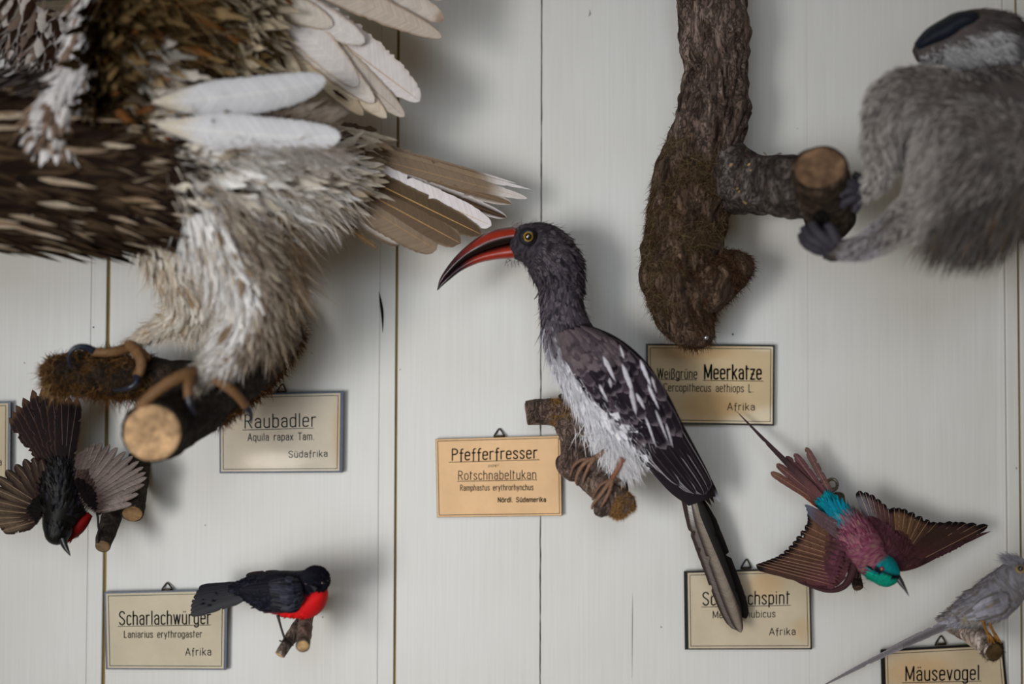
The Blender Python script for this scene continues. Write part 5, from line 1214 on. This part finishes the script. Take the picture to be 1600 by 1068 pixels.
# tail
TC, TD, TL_ = pc(112, 98, 82), pc(60, 48, 40), pc(138, 124, 106)
for b_, t_, w_, kw in (
    ((500, 214, .258), (806, 286, .150), 30, dict(c0=pc(116, 98, 82), ce=pc(132, 116, 100), we=.3, ct=pc(206, 200, 200), wt=.16, cr=pc(150, 124, 88), cb=pc(72, 60, 66), ub=.55, tipn=1.6, prof='point')),
    ((505, 222, .256), (830, 296, .146), 30, dict(c0=pc(136, 118, 98), ct=pc(214, 210, 212), wt=.20, cr=pc(164, 138, 104), cb=pc(104, 90, 84), tipn=1.5, prof='point')),
    ((510, 228, .254), (824, 310, .150), 30, dict(c0=pc(122, 106, 90), ct=pc(196, 190, 188), wt=.16, cr=pc(160, 130, 96), tipn=2)),
    ((515, 234, .252), (800, 318, .152), 32, dict(c0=pc(110, 94, 78), ce=pc(196, 188, 184), we=.28, cr=pc(150, 120, 84), tipn=3)),
    ((520, 240, .250), (792, 340, .150), 30, dict(c0=pc(64, 52, 44), ce=pc(200, 194, 194), we=.30, cr=pc(120, 96, 70), tipn=4, cb=pc(44, 36, 32), ub=.7)),
    ((515, 243, .252), (768, 352, .158), 42, dict(c0=pc(212, 206, 208), cb=pc(50, 40, 34), ub=.25, cr=pc(190, 160, 120), tipn=6)),
    ((505, 246, .256), (752, 366, .164), 40, dict(c0=pc(84, 70, 56), cr=pc(196, 156, 100), ce=pc(108, 92, 76), we=.2, cb=pc(48, 38, 30), tipn=6)),
    ((492, 258, .258), (720, 380, .170), 46, dict(c0=pc(100, 84, 70), cr=pc(176, 138, 94), ce=pc(130, 114, 98), we=.2, cb=pc(72, 58, 46), tipn=8)),
    ((482, 268, .260), (682, 390, .176), 50, dict(c0=pc(128, 112, 96), cr=pc(150, 124, 94), ce=pc(108, 92, 78), we=.2, cb=pc(70, 58, 46), tipn=8)),
    ((470, 276, .262), (628, 380, .182), 40, dict(c0=pc(176, 168, 160), cr=pc(150, 120, 84), ce=pc(92, 78, 64), we=.4, cb=pc(120, 104, 86), tipn=6, notch=.1)),
    ((452, 292, .262), (590, 388, .188), 24, dict(c0=pc(104, 86, 66), cr=pc(170, 128, 74), rag=.5, notch=.35, tipn=4))):
    vane(b_, t_, w_, **{**dict(nl=60, jit=.04), **kw}).build('tail_feather', M_feagle, eg)
a = Acc()
for k in range(240):
    x, y = rng.uniform(440, 540), 0; y = 250 + (x - 440) * -.2 + rng.normal(0, 26) + 10; b = P(x, y, .272 + rng.uniform(-.01, .015)); t = P(x + rng.uniform(35, 85), y + rng.uniform(5, 40), .25)
    feathers(a, b[None], (t - b)[None], lookn(b)[None], np.linalg.norm(t - b), rng.uniform(.006, .011), [pc(120, 104, 86), pc(152, 140, 122), pc(74, 60, 48), pc(176, 166, 150)][rng.choice(4)] * rng.uniform(.8, 1.1), nl=12, rag=.45, notch=.2, barb=.9, camber=.3)
b = np.array([P(rng.uniform(430, 520), rng.uniform(215, 310), .268 + rng.uniform(-.02, .02)) for _ in range(1500)])
hairs(a, b, np.array([.9, .1, -.45]), rng.uniform(.012, .034, 1500), .0009, np.where(rng.random((1500, 1)) < .5, pc(112, 98, 80), pc(168, 158, 142)), pc(160, 150, 134), (0, 0, -.2), .3)
a.build('tail_coverts', M_feagle, eg)['kind'] = 'stuff'
# raised near wing seen from beneath
WA = Loft([(205, 215, .385, 58, .025), (225, 160, .385, 78, .028), (245, 100, .38, 96, .028), (262, 40, .375, 108, .026), (275, -30, .37, 116, .024), (285, -110, .365, 112, .02)], 50)
a = Acc(); WA.mesh(a, pc(60, 48, 32), 28); nwing = a.build('wing', M_feagle, eg)
a = Acc()
tt, pp = WA.scatter(1500, (0, 1), (-.4, 3.6)); X, Nn, T = WA.at(tt, pp); px, py = toPX(X); n = len(X)
r = rng.random(n)
c = np.where((r < .38)[:, None], pc(52, 40, 26), np.where((r < .7)[:, None], pc(88, 72, 48), np.where((r < .88)[:, None], pc(120, 98, 66), pc(100, 66, 38))))
blob = np.exp(-(((px - 212) / 42) ** 2 + ((py - 85) / 28) ** 2)) + .8 * np.exp(-(((px - 200) / 34) ** 2 + ((py - 155) / 44) ** 2))
c = mixc(c, np.where(rng.random((n, 1)) < .6, pc(166, 160, 152), pc(150, 128, 96)), smooth(.35, .7, blob)[:, None])
c = mixc(c, pc(172, 158, 136)[None], (smooth(300, 350, px) * (rng.random(n) < .6))[:, None])
feathers(a, X - Nn * .002, norm(np.array([.75, 0, -.35])[None] - Nn * np.sum(Nn * np.array([.75, 0, -.35]), 1, keepdims=True)) + .10 * Nn + .22 * rng.standard_normal(X.shape), Nn, .046 * rng.uniform(.7, 1.3, n), .016, c * rng.uniform(.7, 1.05, (n, 1)), nl=10, nv=5, rag=.5, notch=.15, barb=.9, camber=.3, prof='point')
k_ = rng.integers(0, n, 5200); bb = X[k_] + .004 * rng.standard_normal((5200, 3))
hairs(a, bb, np.array([.7, 0, -.4])[None] + .35 * Nn[k_], .034 * rng.uniform(.5, 1.3, 5200), .0013, c[k_] * .9, c[k_], (0, 0, -.2), .35)
a.build('underwing_coverts', M_feagle, nwing)['kind'] = 'stuff'
W1, W2, GRY, TNW = pc(206, 200, 198), pc(190, 180, 172), pc(160, 148, 138), pc(182, 166, 142)
for b_, t_, w_, kw in (
    ((430, -90, .300), (694, 30, .255), 62, dict(c0=W2, ce=pc(176, 160, 146), we=.25, cb=GRY, tipn=2.8, ct=pc(150, 132, 116), wt=.05)),
    ((480, -110, .295), (700, -6, .25), 70, dict(c0=pc(196, 190, 190), ce=GRY, we=.25, tipn=2.8)),
    ((400, -70, .315), (690, 58, .262), 50, dict(c0=pc(186, 174, 162), ce=pc(140, 118, 98), we=.18, cr=pc(196, 180, 164), tipn=2.8)),
    ((330, -60, .335), (568, 180, .275), 54, dict(c0=TNW, ce=pc(96, 74, 54), we=.2, tipn=2.8)),
    ((360, -40, .330), (604, 184, .272), 56, dict(c0=pc(196, 182, 164), ce=pc(130, 108, 84), we=.18, tipn=2.8)),
    ((400, -20, .320), (632, 182, .265), 52, dict(c0=W2, cr=pc(150, 124, 96), ce=pc(170, 150, 128), we=.2, tipn=2.8)),
    ((430, -10, .318), (656, 158, .260), 72, dict(c0=pc(208, 202, 202), ce=pc(196, 184, 178), we=.2, cr=pc(176, 150, 122), tipn=2.8, asym=.2, rag=.15)),
    ((380, -30, .330), (585, 160, .285), 58, dict(c0=pc(204, 196, 190), ce=pc(150, 128, 106), we=.14, cr=pc(214, 206, 198), tipn=2.8)),
    ((380, -50, .338), (560, 134, .295), 62, dict(c0=W1, ce=pc(180, 160, 140), we=.15, cr=pc(214, 208, 204), tipn=2.8)),
    ((350, -20, .345), (470, 120, .315), 44, dict(c0=pc(196, 182, 160), ce=pc(108, 80, 54), we=.25, tipn=2.8)),
    ((360, -40, .345), (570, 66, .305), 60, dict(c0=W1, ce=pc(164, 148, 134), we=.2, cr=pc(216, 210, 206), tipn=2.8)),
    ((340, -40, .35), (520, 40, .32), 56, dict(c0=pc(196, 188, 178), ce=pc(150, 130, 110), we=.2, tipn=2.8)),
    ((320, -40, .352), (450, 60, .33), 46, dict(c0=pc(190, 174, 148), ce=pc(130, 104, 74), we=.25, tipn=2.8)),
    ((310, -20, .352), (420, 96, .335), 40, dict(c0=pc(166, 142, 108), ce=pc(92, 66, 42), we=.3, tipn=2.8)),
    ((310, 20, .352), (400, 108, .34), 30, dict(c0=pc(130, 104, 74), cs=pc(60, 48, 40), ws=.3, tipn=2.8))):
    vane(b_, t_, w_, **{**dict(nl=56, jit=.05, wave=.03, prof='flight', notch=.0, rag=.10), **kw}).build('flight_feather', M_feagle, nwing)
for b_, t_, w_ in (((436, 86, .345), (449, 116, .338), 7), ((404, 60, .36), (392, 78, .355), 6), ((375, 106, .365), (352, 128, .375), 9), ((520, 140, .30), (545, 158, .296), 6)):
    vane(b_, t_, w_, c0=pc(44, 32, 26), nl=14, prof='point').build('flight_feather', M_feagle, nwing)
# the two long white flank plumes
for b_, t_, w_, sd in (((236, 160, .475), (511, 150, .415), 62, -.09), ((244, 194, .475), (530, 234, .412), 66, -.07)):
    vane(b_, t_, w_, c0=pc(204, 205, 210), cr=pc(222, 220, 218), cb=pc(200, 190, 174), ub=.22, side=-sd, nl=64, rag=.07, notch=.0, tipn=4, barb=.9, camber=.35, jit=.03, ce=pc(186, 186, 190), we=.15, curl=.02).build('white_plume', M_feagle, eg)
a = Acc()
b = np.array([P(rng.uniform(222, 258), rng.uniform(140, 215), .438 + rng.uniform(-.01, .012)) for _ in range(380)])
hairs(a, b, np.array([1, 0, -.05]), rng.uniform(.012, .026, 380), .0011, pc(200, 188, 168), pc(206, 204, 206), (0, 0, -.05), .2)
b = np.array([P(330 + 190 * q + rng.normal(0, 6), 205 + 38 * q + rng.normal(0, 6), .435 - .03 * q) for q in rng.random(700)])
hairs(a, b, np.array([.8, 0, -.5]), rng.uniform(.012, .028, 700), .0009, pc(120, 106, 92), pc(190, 186, 184), (0, 0, -.1), .25)
b = np.array([P(400 + 110 * q + rng.normal(0, 4), 168 + 22 * q + rng.normal(0, 4), .392) for q in rng.random(160)])
hairs(a, b, np.array([1, 0, .45]), rng.uniform(.012, .026, 160), .0012, pc(90, 76, 64), pc(160, 150, 142), (0, 0, .0), .15)
a.build('plume_down', M_feagle, eg)['kind'] = 'stuff'
# far wing: white leading edge and mottled lesser coverts
FW = Loft([(156, -60, .415, 14, .012), (144, 0, .415, 14, .013), (133, 50, .415, 16, .014), (122, 100, .42, 24, .016), (108, 150, .43, 36, .02), (94, 190, .444, 42, .02), (88, 220, .450, 26, .012)], 50)
a = Acc(); FW.mesh(a, pc(196, 192, 192), 24); fwing = a.build('wing', M_feagle, eg)
a = Acc(); tt, pp = FW.scatter(900, (0, .97), (-.4, 3.6)); X, Nn, T = FW.at(tt, pp); n = len(X)
c = np.where((rng.random(n) < .86)[:, None], pc(210, 206, 206), pc(140, 118, 104)) * rng.uniform(.85, 1.08, (n, 1)); c = mixc(c, pc(120, 100, 86)[None], ((tt > .7) * (rng.random(n) < .28))[:, None])
feathers(a, X, T + .15 * Nn + .16 * rng.standard_normal(X.shape), Nn, .026 * rng.uniform(.7, 1.3, n), .008, c, nl=8, nv=5, rag=.3, barb=.7, camber=.4)
a.build('white_coverts', M_feagle, fwing)['kind'] = 'stuff'
a = Acc(); FP = Loft([(60, -110, .27, 110, .012), (64, -30, .275, 92, .014), (76, 30, .285, 72, .016), (88, 80, .30, 52, .016), (94, 125, .315, 46, .016), (90, 165, .33, 50, .02)], 40); FP.mesh(a, pc(150, 142, 138), 28)
tt, pp = FP.scatter(950, (.18, .95), (-.5, 3.7)); X, Nn, T = FP.at(tt, pp); px, py = toPX(X); n = len(X)
r = rng.random(n); small = smooth(40, 110, py + (60 - px) * .5)
c = np.where((r < .75)[:, None], pc(176, 168, 164), pc(120, 104, 94)) * rng.uniform(.75, 1.12, (n, 1))
cs = np.where((r < .55)[:, None], pc(48, 34, 28), c)
feathers(a, X, T + .12 * Nn + np.array([-.32, 0, 0]) + .12 * rng.standard_normal(X.shape), Nn, (.030 - .014 * small) * rng.uniform(.8, 1.2, n), (.013 - .006 * small), c, cs=cs, ws=1.0, nl=10, nv=5, rag=.25, camber=.3, barb=.6, prof='point')
b = np.array([P(rng.uniform(-5, 34), 0, .30) for _ in range(1)])
bx = rng.random(700); b = np.array([P(-6 + 38 * q + rng.normal(0, 5), 40 + 62 * q + rng.normal(0, 6), .292 + rng.normal(0, .004)) for q in bx])
hairs(a, b, np.array([.25, 0, -1]), rng.uniform(.008, .02, 700), .0009, pc(186, 178, 176), pc(200, 194, 196), (.1, 0, 0), .2)
a.build('mottled_coverts', M_feagle, fwing)['kind'] = 'stuff'
for i, (b_, t_, w_, c_) in enumerate((((150, 8, .318), (20, 10, .30), 20, pc(88, 80, 68)), ((154, 0, .316), (10, -4, .30), 20, pc(56, 50, 48)), ((152, 14, .322), (60, 26, .312), 14, pc(104, 94, 84)))):
    vane(b_, t_, w_, c0=c_, cr=pc(120, 112, 96), nl=40, prof='point').build('flight_feather', M_feagle, fwing)
# dark back in front of the far wing
a = Acc(); tt, pp = EB.scatter(420, (.12, .5), (2.6, 4.6)); X, Nn, T = EB.at(tt, pp)
feathers(a, X, T + .2 * Nn + .15 * rng.standard_normal(X.shape), Nn, .040, .014, np.where(rng.random((len(X), 1)) < .7, pc(36, 32, 32), pc(96, 88, 84)), ce=pc(84, 76, 72), we=.2, nl=9, rag=.3, camber=.4, prof='point')
a.build('back_plumage', M_feagle, ebody)['kind'] = 'stuff'
DK, RDK = 1.0, 1.0
# ------------------------------------------------------------------ monkey crouching on the limb
DK, RDK = .62, .8
mk = thing('mounted_monkey', P(1420, 330, .22), 'blurred grey mounted monkey with black face and white cheeks, crouching on the side limb', 'monkey')
FURG, FURL, FURD, MFACE = pc(128, 121, 118), pc(182, 175, 171), pc(72, 68, 67), pc(28, 34, 44)
body_l = [
    Loft([(1700, 250, .27, 120, .05), (1630, 235, .28, 118, .055), (1560, 220, .28, 105, .055), (1500, 205, .275, 90, .05), (1455, 190, .275, 72, .045), (1430, 175, .275, 55, .035), (1415, 165, .27, 35, .02)], 50),   # trunk
    Loft([(1500, 180, .30, 60), (1450, 164, .315, 60), (1405, 160, .325, 50), (1382, 185, .325, 33), (1376, 225, .32, 29), (1378, 260, .31, 23), (1366, 285, .298, 20), (1345, 298, .288, 16), (1330, 300, .284, 13)], 60),      # arm
    Loft([(1560, 245, .33, 85), (1512, 215, .345, 66), (1482, 205, .352, 48), (1462, 235, .35, 36), (1450, 275, .345, 32), (1444, 312, .338, 32)], 50),     # thigh and knee
    Loft([(1560, 235, .33, 80), (1510, 270, .345, 66), (1470, 300, .345, 48), (1440, 322, .34, 36), (1412, 345, .335, 30), (1380, 368, .33, 26), (1345, 386, .32, 20), (1310, 390, .31, 17), (1280, 382, .305, 13)], 70),    # lower leg and foot
    Loft([(1580, 300, .32, 66), (1530, 310, .325, 56), (1490, 322, .32, 42), (1462, 330, .32, 26)], 30),
    Loft([(1560, 160, .25, 50), (1555, 125, .25, 42), (1540, 98, .25, 36), (1530, 80, .25, 32)], 20),      # neck
    Loft([(1590, 70, .245, 12, .02), (1570, 62, .25, 38, .035), (1535, 60, .255, 46, .04), (1500, 62, .258, 42, .036), (1468, 72, .258, 30, .026), (1445, 80, .258, 21, .02), (1430, 86, .256, 13, .014)], 50),   # head
]
a = Acc()
for l_ in body_l: l_.mesh(a, np.array([1., 1, 1]), 32)
mbod = a.build('body', M_fur, mk)
rm = mbod.modifiers.new('one_skin', 'REMESH'); rm.mode = 'VOXEL'; rm.voxel_size = .0035; rm.use_smooth_shade = True
sk, snt, sb_ = nodemat('monkey_skin'); sb_.inputs['Base Color'].default_value = (*pc(84, 78, 77), 1); sb_.inputs['Roughness'].default_value = .85; sb_.inputs['Specular IOR Level'].default_value = .1
mbod.data.materials[0] = sk
def furcover(lo, n, t, ph, L, colf, w=.0009, lift=.28, droop=(0, 0, -.25), flow=None, name='fur', frizz=.14):
    tt, pp = lo.scatter(n, t, ph); X, Nn, T = lo.at(tt, pp); px, py = toPX(X)
    c = colf(px, py, tt, pp); ll = L(px, py) if callable(L) else L
    d = (T if flow is None else flow) + Nn * lift
    a = Acc(); hairs(a, X - Nn * .001, d, ll * rng.uniform(.6, 1.3, len(X)), w, c * .85, c, droop, frizz, 4, .12)
    return a
def mixn(n, *cs):
    p = np.array([c[0] for c in cs]); i = rng.choice(len(cs), n, p=p / p.sum()); return np.array([c[1] for c in cs])[i]
def trunkf(px, py, tt, pp):
    n = len(px); c = mixn(n, (.5, FURD), (.35, FURG), (.15, FURL))
    return mixc(c, FURL[None] * .9, (smooth(1520, 1470, px) * .6)[:, None])
def armf(px, py, tt, pp):
    n = len(px); return mixc(mixn(n, (.3, FURG), (.7, FURL)), FURD[None], (smooth(120, 90, py) * .5)[:, None])
def legf(px, py, tt, pp):
    n = len(px); c = mixn(n, (.55, FURG), (.25, FURL), (.2, FURD)); c = mixc(c, FURL[None] * 1.05, (smooth(1490, 1440, px) * .75)[:, None])
    return mixc(c, pc(160, 158, 170)[None], (smooth(1400, 1370, px) * .7)[:, None])
F = [furcover(body_l[0], 16000, (0, 1), (0, 6.28), .016, trunkf, .0011, flow=np.array([.35, -.1, -.8])),
     furcover(body_l[1], 5200, (0, .93), (0, 6.28), lambda x, y: np.where(y > 240, .006, .009), armf, .0010),
     furcover(body_l[2], 5200, (0, 1), (0, 6.28), .010, lambda px, py, tt, pp: mixc(mixn(len(px), (.5, FURG), (.4, FURL), (.1, FURD)), FURL[None], (smooth(1500, 1440, px) * .6)[:, None]), .0011),
     furcover(body_l[3], 6500, (0, .86), (0, 6.28), lambda x, y: np.where(x < 1440, .005, .012), legf, .0010),
     furcover(body_l[4], 4500, (0, 1), (0, 6.28), .024, lambda px, py, tt, pp: mixn(len(px), (.55, FURD), (.35, FURG), (.1, pc(120, 96, 70))), .0011, droop=(-.2, 0, -.4), flow=np.array([-.5, -.1, -.6])),
     furcover(body_l[5], 5000, (0, 1), (0, 6.28), .010, lambda px, py, tt, pp: mixn(len(px), (.6, FURD), (.4, FURG)), .001)]
F.append(furcover(Loft([(1650, 134, .29, 30), (1590, 130, .30, 26), (1530, 128, .30, 22), (1490, 128, .30, 14)], 30), 3600, (0, 1), (0, 6.28), .014, lambda px, py, tt, pp: mixn(len(px), (.6, FURD), (.4, FURG)), .001, flow=np.array([.3, -.1, -.6])))
fa = Acc()
for q in F:
    fa.V += q.V; fa.C += q.C; fa.U += q.U; fa.F += [f + fa.n for f in [np.concatenate([x for x in q.F])]] ; fa.n += q.n
fa.build('fur', M_fur, mbod)['kind'] = 'stuff'
def headf(px, py, tt, pp):
    n = len(px)
    crown = mixn(n, (.6, pc(92, 86, 84)), (.4, pc(64, 60, 60)))
    white = mixn(n, (.7, pc(188, 188, 192)), (.3, pc(168, 167, 170)))
    fl = py - (43 + (px - 1490) * .05 + np.maximum(0, 1490 - px) * .45 + 4 * np.sin(px * .1))
    c = mixc(crown, white, smooth(-4, 6, fl + rng.normal(0, 3, n))[:, None])
    facek = smooth(8, -8, (px - 1500) * .55 + (py - 30) * .95 - 12 + rng.normal(0, 2.5, n)) * smooth(1516, 1506, px)
    c = mixc(c, MFACE[None], np.clip(facek, 0, 1)[:, None])
    return mixc(c, pc(60, 56, 56)[None], (smooth(1572, 1584, px) * .8)[:, None])
q = furcover(body_l[6], 5200, (0, .98), (0, 6.28), lambda x, y: np.where((x < 1470), .003, np.where((x < 1515) & (y < 55), .004, .009)), headf, .0009, lift=.25, flow=np.array([.75, -.05, -.25]))
hh = q.build('head_fur', M_fur, mbod); hh['kind'] = 'stuff'
a = Acc()   # bare black face laid over brow and muzzle
fc = Loft([(1509, 33, .264, 16, .028), (1494, 39, .266, 19, .031), (1476, 49, .268, 19, .028), (1458, 58, .268, 17, .023), (1443, 67, .267, 12, .017), (1433, 75, .264, 8, .011)], 30); fc.mesh(a, MFACE, 26, .05, 120); a.build('face', M_leg, mbod)
glass_eye(P(1498, 36, .2925), .0042, pc(60, 66, 80), 'eye', mbod, .6)
a = Acc(); ellipsoid(a, P(1588, 74, .272), (.0065, .005, .012), pc(40, 38, 40)); a.build('ear', M_leg, mbod)
# fingers and toes closed around the stub
TOEK = 1.0
hd_ = pc(58, 56, 64)
def digits(name, lst, rad):
    a = Acc()
    for pts in lst: toe(a, pts, rad, hd_, seg=10)
    a.build(name, M_leg, mbod)
digits('hand', [[(1345, 296, .292), (1332, 288, .300), (1322, 284, .303), (1316, 290, .302)], [(1345, 300, .292), (1330, 298, .300), (1318, 300, .300), (1313, 308, .298)], [(1347, 304, .290), (1332, 310, .296), (1320, 316, .294), (1316, 324, .290)], [(1349, 300, .284), (1340, 318, .284), (1334, 332, .282)], [(1350, 292, .288), (1344, 280, .286), (1334, 272, .282)]], (.0050, .0030))
digits('foot', [[(1300, 388, .312), (1280, 380, .316), (1264, 370, .312), (1256, 356, .302)], [(1300, 392, .308), (1276, 388, .308), (1258, 378, .300), (1252, 366, .292)], [(1302, 384, .318), (1286, 372, .322), (1274, 360, .320), (1268, 348, .314)], [(1306, 378, .320), (1300, 362, .324), (1292, 350, .322)], [(1320, 392, .300), (1304, 400, .290), (1288, 398, .282)]], (.0058, .0034))
DK, RDK = 1.0, 1.0
